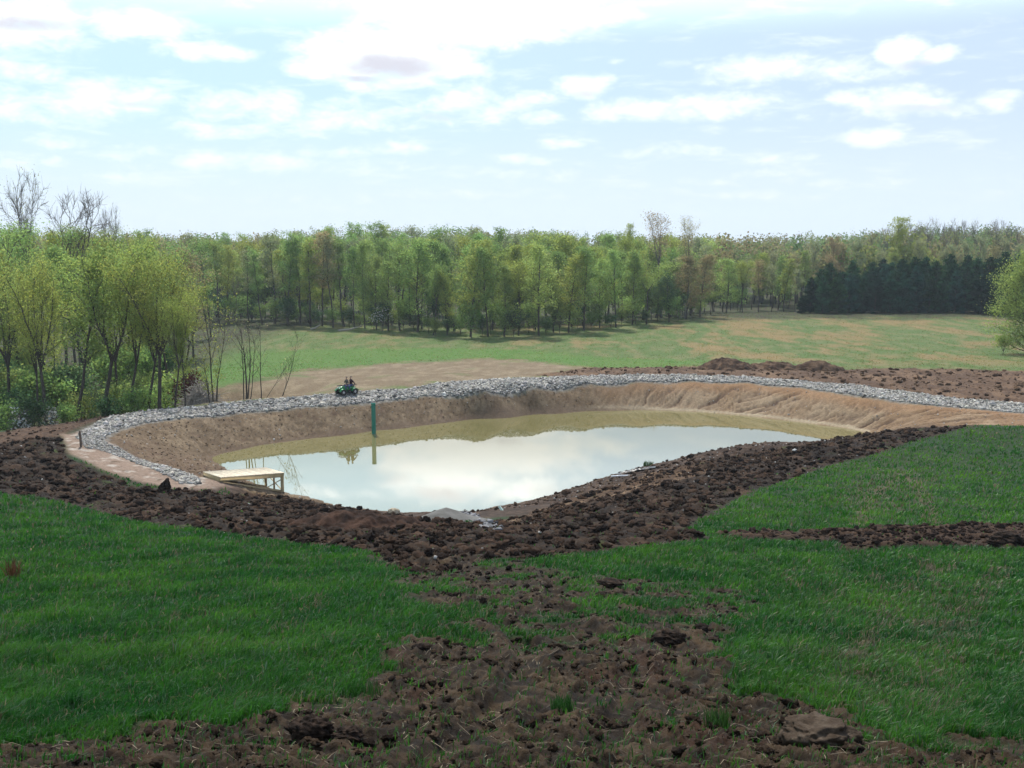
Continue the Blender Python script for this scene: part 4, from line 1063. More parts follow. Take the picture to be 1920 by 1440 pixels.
# pale pebbles on the banks
p = np.concatenate([pts_in('basin', 500, .3, -34, 45, 60, 112, rs, lambda x, y: zs('water', x, y) < -.3), pts_in('belt', 160, .2, -40, 45, 30, 85, rs)])
siz = rs.uniform(.03, .11, len(p)); g = rs.uniform(.18, .5, len(p))
scatter('pebbles', np.c_[p, Hd(p[:, 0], p[:, 1]) + siz * .2], siz, np.stack([g, g * .95, g * .88], 1), stone_shapes, cube_f, tint_mat('pebble', .8, .3), 'pale stones strewn over the bare banks', 'pebbles', rs)
# soil clods
iv, if_ = ico_np(3)
clod_shapes = []
for k in range(18):
    d = 1 + .75 * fbm(iv[:, 0] * 1.5 + 9 * k, iv[:, 1] * 1.5 + iv[:, 2] * 2.1, 1.0, 2, k) + .35 * fbm(iv[:, 0] * 4 + 9 * k, iv[:, 1] * 4 + iv[:, 2] * 5.1, 1.0, 2, k + 5) + .09 * rs.normal(size=len(iv))
    clod_shapes.append(iv * d[:, None] * .5 * np.array([1.3, 1, .75]))
def clods(name, zname, n, thr, box, smin, smax, pw, cdark, clite, label, extra=None, boost=None):
    p = pts_in(zname, n, thr, *box, rs, extra)
    s = smin * (smax / smin) ** (rs.random(len(p)) ** pw)
    if boost is not None: s = s * boost(p[:, 0], p[:, 1])
    t = rs.random((len(p), 1)) ** 1.6
    c = np.array(cdark) * (1 - t) + np.array(clite) * t
    scatter(name, np.c_[p, Hd(p[:, 0], p[:, 1]) + s * .10], s, c, clod_shapes, if_, M_CLOD, label, 'clods', rs, .7)
w_n = lambda x, y: fbm(x, y, 5, 2, 7)
M_CLOD = tint_mat('clod_soil', .95, .1, 14, .03)
no_shore = lambda x, y: (rs.random(x.shape) > .45 * sstep(zs('shore', x, y), -.5, .5)) & (fbm(x, y, 1.3, 3, 201) + .35 * rs.normal(size=x.shape) > 0)
clods('dirt_clods', 'belt', 15000, .15, (-42, 48, 28, 86), .05, .50, 2.8, (.009, .005, .0033), (.058, .034, .0215), 'dark clods of churned soil in the belt below the pond', no_shore)
clods('dirt_clods', 'basin', 3200, .2, (-34, 20, 66, 112), .03, .15, 2.4, (.12, .082, .052), (.20, .142, .094), 'brown crumbs on the inner bank of the pond', lambda x, y: (zs('water', x, y) < -.4) & (x + 3 * w_n(x, y) < 8))
clods('dirt_clods', 'strip', 1500, .0, (5, 52, 34, 46), .05, .36, 1.8, (.012, .007, .005), (.045, .027, .018), 'reddish clods along the soil strip across the grass')
clods('dirt_clods', 'spoil', 1500, .2, (2, 70, 95, 132), .10, .55, 2.4, (.060, .036, .023), (.13, .082, .050), 'brown clods on the spoil behind the gravel path')
clods('dirt_clods', 'dirt', 3600, .0, (-12, 14, 7, 19), .016, .15, 2.6, (.010, .006, .0037), (.052, .034, .021), 'small crumbs of soil in the bare foreground', lambda x, y: fbm(x, y, 1.3, 3, 139) + .2 * rs.normal(size=x.shape) < .05)
clods('dirt_clods', 'basin', 1500, .2, (-8, 30, 60, 90), .05, .34, 2.6, (.02, .012, .008), (.085, .054, .037), 'dark clods on the near bank of the pond', lambda x, y: (zs('water', x, y) < -.25) & (y < 80 + .3 * x))
clods('dirt_clods', 'mixed', 1100, .0, (-9, 12, 15, 36), .03, .20, 2.2, (.010, .0065, .005), (.046, .031, .022), 'small crumbs of soil among the trampled grass')
clods('dirt_clods', 'lip', 500, .0, (-48, -18, 70, 92), .06, .3, 2.0, (.03, .018, .013), (.08, .05, .032), 'soil crumbs at the left rim of the gravel')

def grass(n):
    r = np.random.default_rng(8)
    y = (7 ** -.55 + r.random(n) * (90 ** -.55 - 7 ** -.55)) ** (-1 / .55)
    x = r.uniform(-.72, .72, n) * (y + 1.5)
    _, _, bare, near, mxs, st = ground_detail(x, y)
    hill = (y < 90 + .0 * x) & (zs('basin', x, y) < -.5) & (zs('gravel', x, y) < -.3) & (zs('pad', x, y) < -.2) & (zs('lip', x, y) < -.3)
    nearwater = (zs('water', x, y) > -6) | ((zs('water', x, y) > -13) & (np.abs(x - 2) < 16) & (y > 50))
    leftout = (x < -30) & (y > 62 + .0 * x)
    keep = hill & ~nearwater & ~leftout & ((r.random(n) < sstep(.95 - bare + .9 * fbm(x, y, .35, 2, 143), .25, .85)) | (r.random(n) < np.where(y < 22, .028, .014)))
    thin = fbm(x, y, 1.1, 3, 141)
    keep &= r.random(n) < np.clip(1.05 + 1.2 * thin, .35, 1)
    x, y, st, bare, mxs = x[keep], y[keep], st[keep], bare[keep], mxs[keep]; n = len(x)
    z = Hd(x, y)
    big = fbm(x, y, 1.6, 3, 151); hue = fbm(x, y, 4.0, 3, 155)
    h = r.uniform(.09, .23, n) * (1 + .75 * np.clip(big, -.55, .8)) * (1 - .5 * sstep(bare, .05, .6)) * (1 - .25 * sstep(mxs, -.5, .5))
    tuft = (fbm(x, y, .5, 2, 161) > .38) & (y < 24); h = np.where(tuft, h * 1.55, h)
    w = np.maximum(.0055, y * .00062) * r.uniform(.7, 1.3, n)
    a = r.uniform(0, 6.283, n); bd = r.uniform(.15, .9, n) * h
    wx = .25 * h                       # a light wind toward the right
    dx, dy = np.cos(a), np.sin(a)
    fa = r.uniform(0, 6.283, n); px, py = np.cos(fa) * w, np.sin(fa) * w
    V = np.empty((n, 5, 3))
    b0 = np.stack([x, y, z - .01], 1)
    mid = np.stack([x + dx * bd * .3 + wx * .3, y + dy * bd * .3, z + h * .6], 1); tip = np.stack([x + dx * bd + wx, y + dy * bd, z + h * (1 - .35 * (bd / h) ** 2)], 1)
    pv = np.stack([px, py, 0 * px], 1)
    V[:, 0] = b0 - pv; V[:, 1] = b0 + pv; V[:, 2] = mid + pv * .8; V[:, 3] = mid - pv * .8; V[:, 4] = tip
    i = np.arange(n)[:, None] * 5
    Q_ = i + np.array([[0, 1, 2, 3]]); T_ = i + np.array([[3, 2, 4]])
    t = sstep(hue + r.normal(size=n) * .25, -.5, .6)[:, None]
    col = np.array(G_A) * (1 - t) + np.array(G_B) * t
    lite = sstep(fbm(x, y, 2.2, 4, 171), -.3, .5)[:, None]; col = col * (.74 + .50 * lite) * np.array([1, 1, 1]) + lite * np.array([.020, .010, 0])
    col = col * (1 + (sstep(y, 43, 49) * sstep(x, 6, 12))[:, None] * np.array([.55, .28, 0]))  # sunlit look of the upper right field put into the blade colour
    thatch = sstep(fbm(x, y, 1.4, 3, 175), .22, .5)
    dry = r.random(n) < (.05 + .50 * st * (.3 + .7 * thatch) + .30 * thatch + .12 * sstep(mxs, -.5, .5))
    col[dry] = np.array([.17, .145, .085]) * r.uniform(.5, 1.2, (dry.sum(), 1))
    pale = r.random(n) < np.where(y < 26, .06, .04); col[pale] = np.array([.085, .145, .085]) * r.uniform(.7, 1.2, (pale.sum(), 1))  # pale strands: glints of reflected light painted as blade colour
    col *= r.uniform(.7, 1.3, (n, 1))
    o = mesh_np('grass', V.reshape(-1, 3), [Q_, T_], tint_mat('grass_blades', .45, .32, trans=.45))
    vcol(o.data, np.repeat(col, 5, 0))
    tag(o, 'lush green grass on the near hillside', 'grass', kind='stuff')
G_A = (.014, .108, .0125); G_B = (.042, .150, .0145)
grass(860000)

def meadow(n):
    r = np.random.default_rng(9)
    y = r.uniform(112, 238, n); x = r.uniform(-.62, .62, n) * y
    z0, col, bare, *_ = ground_detail(x, y)
    keep = (bare < .4) & ~((x < -26) & (y < 120)) & (zs('basin', x, y) < -3) & (zs('gravel', x, y) < -1)
    x, y, z0, col = x[keep], y[keep], z0[keep], col[keep]; n = len(x); z = H0(x, y) + z0
    h = r.uniform(.03, .11, n) * (1 + fbm(x, y, 3, 2, 3)); w = r.uniform(.04, .11, n); a = r.uniform(0, 3.14, n)
    V = np.empty((n, 3, 3)); dx, dy = np.cos(a) * w, np.sin(a) * w
    V[:, 0] = np.stack([x - dx, y - dy, z - .03], 1); V[:, 1] = np.stack([x + dx, y + dy, z - .03], 1); V[:, 2] = np.stack([x + r.normal(size=n) * .12, y + r.normal(size=n) * .12, z + h], 1)
    c = col * r.uniform(1.3, 2.1, (n, 1)); dr = r.random(n) < .12; c[dr] = np.array([.25, .17, .085]) * r.uniform(.6, 1.2, (dr.sum(), 1))
    o = mesh_np('meadow_grass', V.reshape(-1, 3), np.arange(n * 3).reshape(n, 3), tint_mat('meadow_blades', .8, .2, trans=.6)); vcol(o.data, np.repeat(c, 3, 0))
    tag(o, 'rough meadow grass with rusty patches beyond the pond', 'grass', kind='stuff')
meadow(190000)

def stems(n):
    """dry stems and straw lying on the trampled soil"""
    r = np.random.default_rng(15)
    p = np.concatenate([pts_in('dirt', int(n * .6), .1, -12, 14, 7, 19, r), pts_in('mixed', int(n * .4), .0, -9, 12, 15, 36, r)])
    m = len(p); a = r.uniform(0, 6.28, m); L = r.uniform(.05, .26, m); z = Hd(p[:, 0], p[:, 1]); w = r.uniform(.002, .0045, m)
    d = np.stack([np.cos(a), np.sin(a)], 1); e = p + d * L[:, None]; z2 = Hd(e[:, 0], e[:, 1]); mid = (p + e) / 2 + r.normal(size=(m, 2)) * .012
    zm = np.maximum((z + z2) / 2, Hd(mid[:, 0], mid[:, 1])) + r.uniform(.005, .03, m)
    q = np.stack([-d[:, 1], d[:, 0]], 1) * w[:, None]
    V = np.empty((m, 6, 3))
    V[:, 0, :2] = p - q; V[:, 1, :2] = p + q; V[:, 2, :2] = mid + q; V[:, 3, :2] = mid - q; V[:, 4, :2] = e + q * .5; V[:, 5, :2] = e - q * .5
    V[:, :2, 2] = (z + .006)[:, None]; V[:, 2:4, 2] = zm[:, None]; V[:, 4:, 2] = (z2 + .012)[:, None]
    i = np.arange(m)[:, None] * 6
    o = mesh_np('straw_litter', V.reshape(-1, 3), np.concatenate([i + np.array([[0, 1, 2, 3]]), i + np.array([[3, 2, 4, 5]])]), tint_mat('straw', .7, .3))
    vcol(o.data, np.repeat(np.array([.16, .125, .078]) * r.uniform(.35, 1.4, (m, 1)), 6, 0))
    tag(o, 'dry stems and straw littered over the trampled soil', 'straw', kind='stuff')
stems(2600)
# ------------------------------------------------------------------ heaps and single lumps of earth
def gz(x, y): return float(Hd(np.array([x]), np.array([y]))[0])
def heap(name, u, Y, rx, ry, topv, mat, label, cat, seed, rough, c0, c1, lobes=None, rot=0.0, n=90, pw=1.25):
    d = ray(u, topv); k = Y / d[1]; x0 = d[0] * k; ztop = CAM_H + d[2] * k
    base = float(H0(np.array([x0]), np.array([Y]))[0]); hgt = ztop - base
    g = np.linspace(-1.12, 1.12, n); A_, B_ = np.meshgrid(g, g)
    X = A_ * rx; Yl = B_ * ry
    prof = np.zeros_like(A_)
    for (lx, ly, lr, lh) in (lobes or [(0, 0, 1, 1)]):
        q = np.hypot(A_ - lx, B_ - ly) / lr * (1 + .14 * fbm(X + seed, Yl, 1.4, 3, seed))
        prof = np.maximum(prof, lh * np.clip(1 - q, 0, 1) ** pw * (1.0 + .25 * np.clip(1 - q, 0, 1)) / 1.25 if pw > 1 else lh * np.clip(1 - q ** 1.6, 0, 1))
    cr, sr = math.cos(rot), math.sin(rot)
    wx = x0 + X * cr - Yl * sr; wy = Y + X * sr + Yl * cr
    det = rough * (fbm(wx, wy, .7, 4, seed + 3) + .6 * ridged(wx, wy, .9, 3, seed + 5) - .2)
    edge = sstep(prof, .0, .08)
    gzz = H0(wx, wy); zz = gzz - .25 + prof * hgt + .25 * edge + det * edge * np.minimum(1, prof * 4 + .2)
    i = (np.arange(n - 1)[:, None] * n + np.arange(n - 1)[None]).ravel()
    keep = (prof.ravel()[i] > 0) | (prof.ravel()[i + n + 1] > 0) | (prof.ravel()[i + 1] > 0) | (prof.ravel()[i + n] > 0)
    f = np.stack([i, i + 1, i + n + 1, i + n], 1)[keep]
    V = np.stack([wx - x0, wy - Y, zz - base], -1).reshape(-1, 3)
    used = np.unique(f); remap = np.full(len(V), -1); remap[used] = np.arange(len(used))
    o = mesh_np(name, V[used], remap[f], mat, smooth=True); o.location = (x0, Y, base)
    t = sstep(fbm(wx, wy, .8, 4, seed + 9) + .5 * fbm(wx, wy, 2.4, 2, seed), -.3, .45)[..., None]
    vcol(o.data, (np.array(c0) * (1 - t) + np.array(c1) * t).reshape(-1, 3)[used])
    return tag(o, label, cat)
M_SOIL = tint_mat('piled_soil', .95, .12, 9, .04)
M_FINE = tint_mat('piled_gravel', .9, .2, 40, .015)
heap('gravel_pile', 836, 54.0, 2.5, 1.9, 951, M_FINE, 'small grey pile of fine gravel at the near edge of the pond', 'gravel pile', 31, .05, (.095, .091, .083), (.14, .135, .125), pw=1.05)
heap('dirt_pile', 672, 45.5, 3.7, 2.4, 957, M_SOIL, 'reddish brown dirt pile in front of the grey gravel pile', 'dirt pile', 33, .34, (.020, .011, .0075), (.058, .031, .020), lobes=[(-.05, 0, .9, .95), (.5, .1, .5, .66), (-.55, -.1, .5, .5)], pw=1.0)
heap('dirt_pile', 1362, 121, 3.6, 2.4, 671, M_SOIL, 'brown mound with rough crest behind the gravel bend, left end of the spoil ridge', 'dirt pile', 35, .3, (.05, .03, .02), (.13, .08, .05), pw=1.0)
heap('dirt_pile', 1490, 122, 6.0, 2.6, 676, M_SOIL, 'long low brown mound, right part of the spoil ridge behind the gravel', 'dirt pile', 37, .3, (.055, .033, .022), (.14, .088, .055), lobes=[(-.4, 0, .7, .8), (.45, 0, .6, 1)], pw=1.0)
def lump(u, v, w, hgt, label, seed, c0, c1, flat=0.0, yscale=.8, sub=5, rough=.35, dy=0.0, sink=.22, rz=0.0, taper=0.0):
    p = hit(u, v); p[1] += dy; z = gz(p[0], p[1])
    iv_, f_ = ico_np(sub)
    q = np.sign(iv_) * np.abs(iv_) ** (1 - .45 * flat)
    d = 1 + rough * (fbm(iv_[:, 0] * 1.3 + seed, iv_[:, 1] * 1.3 + iv_[:, 2] * 1.1, 1.0, 4, seed) + .5 * fbm(iv_[:, 0] * 4 + iv_[:, 2] * 3 + seed, iv_[:, 1] * 4, 1.0, 3, seed + 3))
    V = q * d[:, None] * np.array([w / 2, w / 2 * yscale, hgt / 2])
    V[:, 2] += hgt * (.5 - sink)
    if flat: V[:, 2] = np.minimum(V[:, 2], hgt * (1 - sink) * .95 + .03 * V[:, 0] + .02 * np.sin(V[:, 1] * 23))
    if taper: V[:, :2] *= (1 - taper * np.clip(V[:, 2:3] / hgt + .2, 0, 1)); V[:, 0] += .35 * taper * w * np.clip(V[:, 2] / hgt, 0, 1) ** 2
    c, s_ = math.cos(rz), math.sin(rz); V[:, :2] = V[:, :2] @ np.array([[c, s_], [-s_, c]])
    o = mesh_np('dirt_clod', V, f_, M_CLODB, smooth=True); o.location = (p[0], p[1], z)
    t = sstep(fbm(V[:, 0] / w * 5 + seed, V[:, 1] / w * 5 + V[:, 2] / w * 3, 1, 3, 5), -.3, .5)[:, None]
    vcol(o.data, np.array(c0) * (1 - t) + np.array(c1) * t)
    return tag(o, label, 'clod')
M_CLODB = tint_mat('clod_face', .95, .1, 30, .02)
DK, LT_ = (.010, .0065, .0046), (.042, .027, .019)
lump(1528, 1396, .78, .44, 'large flat-topped slab of tan earth in the foreground grass edge', 41, (.050, .035, .024), (.085, .064, .046), .6, .9, rough=.5, rz=.3, sink=.32)
lump(585, 1392, .52, .28, 'large dark clod in the bare soil, at the lower edge left of centre', 43, DK, LT_, rough=.5)
lump(655, 1398, .36, .17, 'smaller dark clod touching the right side of the large one', 44, DK, LT_, rough=.5)
lump(1255, 1212, .58, .26, 'dark ragged clod beside the trampled grass, above the bare foreground soil', 45, DK, LT_, rough=.55)
lump(1145, 1104, .62, .18, 'low flat dark sod lying alone in the grass', 46, DK, LT_, rough=.4)
lump(1130, 1124, .42, .2, 'small round clod just below the low flat sod', 47, DK, LT_, rough=.4)
lump(1604, 1270, .22, .16, 'little brown molehill-like clod in the right-hand grass', 48, (.05, .03, .02), (.10, .062, .042), rough=.4)
lump(312, 924, 1.25, 1.15, 'tallest dark lump of sod sticking up from the soil belt by the dock', 49, DK, LT_, rough=.8, yscale=.6, dy=-.3, taper=.8)
lump(272, 932, 1.0, .5, 'broad dark lump beside the tallest sod in the soil belt', 50, DK, LT_, rough=.45)
lump(1288, 858, .5, .62, 'upright dark clod standing on the pond edge of the soil belt', 51, DK, LT_, rough=.45, dy=-1.2)
lump(1890, 1024, 1.3, .55, 'big dark clod heap at the right end of the soil strip', 52, DK, LT_, rough=.5)
lump(1600, 1024, .8, .3, 'dark clod at the lower side of the soil strip', 53, DK, LT_, rough=.5)
lump(742, 962, .75, .5, 'pale rounded boulder beside the gravel pile', 54, (.30, .25, .18), (.42, .36, .27), rough=.25, dy=-1.0)
lump(1060, 925, .6, .45, 'brown clod at the waterline next to the pale board', 55, (.07, .042, .03), (.12, .075, .05), rough=.35, dy=-1)
lump(1490, 850, .35, .3, 'single whitish stone in the dark soil belt', 56, (.5, .48, .45), (.65, .63, .6), rough=.2, sub=3)
# tumbled grey rocks right of the gravel pile
p = np.array([hit(u, v) for u, v in [(868 + 60 * a + rs.normal() * 6, 962 + 38 * a + rs.normal() * 4) for a in rs.random(260)]])
siz = rs.uniform(.08, .24, len(p)); g = rs.uniform(.06, .26, len(p))
scatter('rubble', np.c_[p, Hd(p[:, 0], p[:, 1]) + siz * .15], siz, np.stack([g, g, g * 1.05], 1), stone_shapes, cube_f, bpy.data.materials['crushed_limestone'], 'blue-grey rubble spilled beside the gravel pile', 'rubble', rs)

# ------------------------------------------------------------------ dock
M_DECK = simple_mat('new_pine_deck', (.74, .60, .41), .7, var=.14, scale=3)
M_LUM = simple_mat('shaded_pine_lumber', (.34, .25, .125), .75, var=.2, scale=3)  # same pine as the deck, shade on the frame put into a darker colour
def dock():
    A_ = np.array([-19.0, 66.3, 2.12]); B_ = np.array([-15.7, 70.1, 1.56]); D_ = np.array([-20.6, 67.9, 2.12])
    o = empty('dock', (*((A_ + B_) / 2)[:2], 0), 0, 'small new wooden dock on legs at the left edge of the pond', 'dock')
    org = np.array(o.location)
    ex = B_ - A_; L = np.linalg.norm(ex); ex /= L; ey = D_ - A_; Wd = np.linalg.norm(ey); ey /= Wd; ez = np.cross(ex, ey)
    M = np.stack([ex, ey, ez], 1)
    def at(s, t, z): return A_ + ex * s + ey * t + ez * z - org
    mb = MB(); n = int(L / .146); st = L / n
    for k in range(n): mb.box(at(st * (k + .5), Wd / 2, -.019), (st - .010, Wd + .05, .038), M, .004)
    dk = mb.build('deck', tint_mat('new_pine_deck', .7, .3, 6, .004), o)
    pr = np.random.default_rng(4); vcol(dk.data, np.repeat(np.array([.82, .70, .51]) * pr.uniform(.78, 1.08, (n, 1)), len(dk.data.vertices) // n, 0))
    for t in (.02, Wd - .02):
        m = MB(); m.box(at(L / 2, t, -.038 - .145), (L, .04, .285), M, .004); m.build('side_beam', M_LUM, o)
    for s in (.02, L - .02):
        m = MB(); m.box(at(s, Wd / 2, -.038 - .143), (.038, Wd - .085, .28), M, .004); m.build('end_beam', M_LUM, o)
    for t in (Wd * .35, Wd * .65):
        m = MB(); m.box(at(L / 2, t, -.038 - .10), (L - .09, .038, .19), M, .003); m.build('joist', M_LUM, o)
    feet = []
    for t, w in ((.09, .19), (Wd * .5, .11), (Wd - .09, .13)):
        top = at(L - .12, t, -.05); g = gz(*(top + org)[:2]) - .25 - org[2]
        m = MB(); m.box((top + np.array([top[0], top[1], g])) / 2, (w, w, top[2] - g), None, .006); m.build('leg', M_LUM, o); feet.append(np.array([top[0], top[1], g + .3]))
    off = ex * .11
    up0 = at(L - .12, .09, -.42); up1 = at(L - .12, Wd - .09, -.42)
    m = MB(); m.beam(feet[0] + off, up1 + off, .035, .09, ex); m.build('brace', M_LUM, o)
    m = MB(); m.beam(feet[2] + off * 1.4, up0 + off * 1.4, .035, .09, ex); m.build('brace', M_LUM, o)
    for t in (.13, Wd - .13):
        a = at(.3, t, -.40); b = at(L - .2, t, 0); b[2] = gz(*(b + org)[:2]) + .12 - org[2]
        m = MB(); m.beam(a, b, .045, .14); m.build('skid', M_LUM, o)
    return o
dock()

# ------------------------------------------------------------------ standpipe, stake, litter
p = at_z(701, 813, 0.0)
o = empty('standpipe', (p[0], p[1], 0), 0, 'upright green plastic overflow pipe standing in the pond', 'pipe')
m = MB(); m.lathe([(.19, -1.6), (.19, 2.72)], n=28); m.build('pipe', simple_mat('green_pvc', (.012, .150, .105), .45, var=.08, scale=2), o, True)
m = MB(); m.lathe([(.19, 2.70), (.205, 2.70), (.205, 2.80), (.165, 2.80), (.165, 1.9)], n=28); m.build('rim', simple_mat('green_pvc_rim', (.014, .17, .12), .45, var=.08, scale=2), o)
p = hit(152, 838); z = gz(*p)
m = MB(); m.lathe([(.085, -.4), (.088, .3), (.082, 1.02), (.075, 1.12), (.04, 1.17), (0.0, 1.18)], n=9)
o = m.build('wooden_post', simple_mat('weathered_post', (.115, .082, .06), .9, var=.35, scale=9, bump=.01), None); o.location = (p[0], p[1], z); o.rotation_euler = (.02, -.03, .4)
tag(o, 'short weathered wooden post at the bend of the gravel path', 'post')
a = hit(1146, 897); b = hit(1195, 887)
m = MB(); m.tube([(0, 0, 0), (*((b - a) * .33), .03), (*((b - a) * .7), .02), (*(b - a), 0)], .055, 10)
o = m.build('plastic_pipe', simple_mat('white_pvc', (.78, .78, .80), .4, var=.05), None, True); o.location = (a[0], a[1], gz(*a) + .10)
tag(o, 'white plastic pipe lying on the muddy bank beside the water', 'pipe')
a = hit(936, 957); b = hit(966, 959)
m = MB(); m.beam((0, 0, 0), (*(b - a), .02), .16, .05)
o = m.build('board', simple_mat('mint_board', (.52, .66, .58), .6, var=.1), None); o.location = (a[0], a[1], gz(*a) + .22); o.rotation_euler = (.25, 0, 0)
tag(o, 'pale mint board lying at the water edge right of the gravel pile', 'board')
a = hit(1192, 886)
g_ = np.linspace(-1, 1, 30); A_, B_ = np.meshgrid(g_, g_)
V = np.stack([A_ * 1.5 + .1 * B_, B_ * .5 + .25 * A_, .05 + .22 * np.abs(fbm(A_ * 2, B_ * 2, .8, 3, 5)) * (1 - A_ ** 2)], -1)
V[..., 2] += H0(a[0] + V[..., 0], a[1] + .3 + V[..., 1]) - float(H0(a[:1], a[1:] + .3)[0]) + .08
i = (np.arange(29)[:, None] * 30 + np.arange(29)[None]).ravel()
o = mesh_np('plastic_sheet', V.reshape(-1, 3), np.stack([i, i + 1, i + 31, i + 30], 1), simple_mat('black_plastic', (.02, .02, .022), .35, var=.1), smooth=True)
o.location = (a[0], a[1] + .3, float(H0(a[:1], a[1:] + .3)[0])); tag(o, 'crumpled black plastic sheet beside the white pipe', 'plastic sheet')
def tuft(u, v, n, hh, spread, col, name, label, cat, seed, w=.012):
    r = np.random.default_rng(seed); p = hit(u, v); z = gz(*p)
    a = r.uniform(0, 6.28, n); rr = spread * np.sqrt(r.random(n)); x = rr * np.cos(a); y = rr * np.sin(a); h = hh * r.uniform(.5, 1.1, n)
    ox = r.normal(size=n) * .25 * h; oy = r.normal(size=n) * .2 * h; f = r.uniform(0, 6.28, n); px, py = np.cos(f) * w, np.sin(f) * w
    V = np.empty((n, 5, 3)); zo = np.full(n, -.03)
    V[:, 0] = np.stack([x - px, y - py, zo], 1); V[:, 1] = np.stack([x + px, y + py, zo], 1)
    V[:, 2] = np.stack([x + ox * .4 + px * .8, y + oy * .4 + py * .8, h * .6], 1); V[:, 3] = np.stack([x + ox * .4 - px * .8, y + oy * .4 - py * .8, h * .6], 1); V[:, 4] = np.stack([x + ox, y + oy, h], 1)
    i = np.arange(n)[:, None] * 5
    o = mesh_np(name, V.reshape(-1, 3), [i + np.array([[0, 1, 2, 3]]), i + np.array([[3, 2, 4]])], bpy.data.materials['grass_blades']); o.location = (p[0], p[1], z)
    vcol(o.data, np.repeat(np.array(col) * r.uniform(.6, 1.4, (n, 1)), 5, 0)); return tag(o, label, cat)
tuft(26, 1085, 70, .7, .22, (.09, .045, .022), 'dry_weed', 'tall rusty clump of dry weeds in the grass near the picture side', 'weed', 3, .014)
tuft(1215, 874, 60, .38, .35, (.03, .07, .016), 'grass_tuft', 'green grass tuft on the pond bank above the black sheet', 'grass tuft', 4, .03)
tuft(1345, 1365, 150, .28, .16, (.03, .075, .016), 'grass_tuft', 'lone grass tuft in the bare soil left of the tread marks', 'grass tuft', 5, .006)
tuft(1055, 1345, 140, .20, .16, (.02, .072, .013), 'grass_tuft', 'lone grass tuft in the middle of the bare foreground soil', 'grass tuft', 6, .006)
tuft(680, 1300, 160, .18, .3, (.02, .072, .013), 'grass_tuft', 'grass tuft in the soil just right of the lush grass edge', 'grass tuft', 7, .006)

# brush, shrubs, blossom, logs at the wood
def sticks(name, x0, y0, n, rx, ry, hz, rr, mat, label, cat, seed, L=(1.2, 3)):
    r = np.random.default_rng(seed); mb = MB(); z0 = float(H0(np.array([x0]), np.array([y0]))[0])
    for k in range(n):
        c = np.array([r.normal() * rx * .5, r.normal() * ry * .5, 0]); c[2] = hz * max(.05, 1 - (c[0] / rx) ** 2 - (c[1] / ry) ** 2) * (.3 + .7 * r.random()) + float(H0(np.array([x0 + c[0]]), np.array([y0 + c[1]]))[0]) - z0
        d = r.normal(size=3) * np.array([1, .8, .55]); d /= np.linalg.norm(d); l = r.uniform(*L)
        p0 = c - d * l * .4; p1 = c + r.normal(size=3) * .12; p2 = c + d * l * .6
        mb.tube([p0, p1, p2], [rr, rr * .8, rr * .25], 4, False)
    o = mb.build(name, mat, None, True); o.location = (x0, y0, z0); return tag(o, label, cat)
d = ray(372, 740); Yb = 99.0
sticks('brush_pile', d[0] / d[1] * Yb, Yb, 420, 2.4, 1.2, 3.3, .034, simple_mat('grey_dead_wood', (.30, .27, .24), .9, var=.25), 'pale grey brush pile of dead branches behind the gravel', 'brush pile', 61)
plant('bush', 358, 101.5, 0, 'maroon leaved round shrub behind the pale brush pile', None, 0, .8, H=4.3, cat='shrub', name='shrub')
sh = [o for o in bpy.data.objects if o.name.startswith('shrub')][0]
for c in sh.children:
    if c.name.startswith('foliage'): c.data = c.data.copy(); c.data.materials[0] = L_MAROON
def blossom(u, Y, H, w, label, seed):
    tr, _ = grow('spread', seed, H, w, .2, 26, .2, 0, .07, fork=3, twigs=5, sides=5); r = np.random.default_rng(seed)
    tr.materials.append(BARKG)
    n = int(270 * w / 4); a = r.uniform(0, 6.28, n); q = np.sqrt(r.random(n)) * w * .55; lay = r.uniform(.42, 1.0, n); q = q * (1.25 - lay * .7)
    C = np.stack([q * np.cos(a), q * np.sin(a), H * lay + r.normal(size=n) * .12], 1)
    me = leaves_mesh('blossom', C, .26, r, flat=.7); me.materials.append(L_WHITE)
    d = ray(u, 610); x = d[0] / d[1] * Y; z = float(H0(np.array([x]), np.array([float(Y)]))[0])
    o = empty('blossoming_tree', (x, Y, z), 0, label, 'tree')
    for nm, m in (('trunk', tr), ('blossom', me)):
        c = bpy.data.objects.new(nm, m); COL.objects.link(c); c.parent = o
blossom(716, 202, 4.6, 5.0, 'white flowering dogwood in front of the wood edge', 71)
blossom(84, 94, 2.9, 2.0, 'white blossoming shrub behind the dark soil, nearer the post', 72)
blossom(22, 92, 3.0, 2.2, 'white blossoming shrub nearest the picture side behind the dark soil', 73)
for (u0, v0, u1, v1, lab) in [(582, 614, 600, 612, 'short grey log lying along the foot of the wood edge'), (634, 617, 678, 609, 'long pale fallen log leaning at the foot of the wood edge')]:
    a = hit(u0, v0 + 4); b = hit(u1, v0 + 4); b[1] = a[1] + .5
    m = MB(); m.tube([(0, 0, 0), ((b - a)[0] * .5, .1, .25), ((b - a)[0], .3, .9)], [.18, .16, .08], 8)
    o = m.build('log', simple_mat('pale_log', (.34, .30, .25), .9, var=.2), None, True); o.location = (a[0], a[1], gz(*a) + .1); tag(o, lab, 'log')

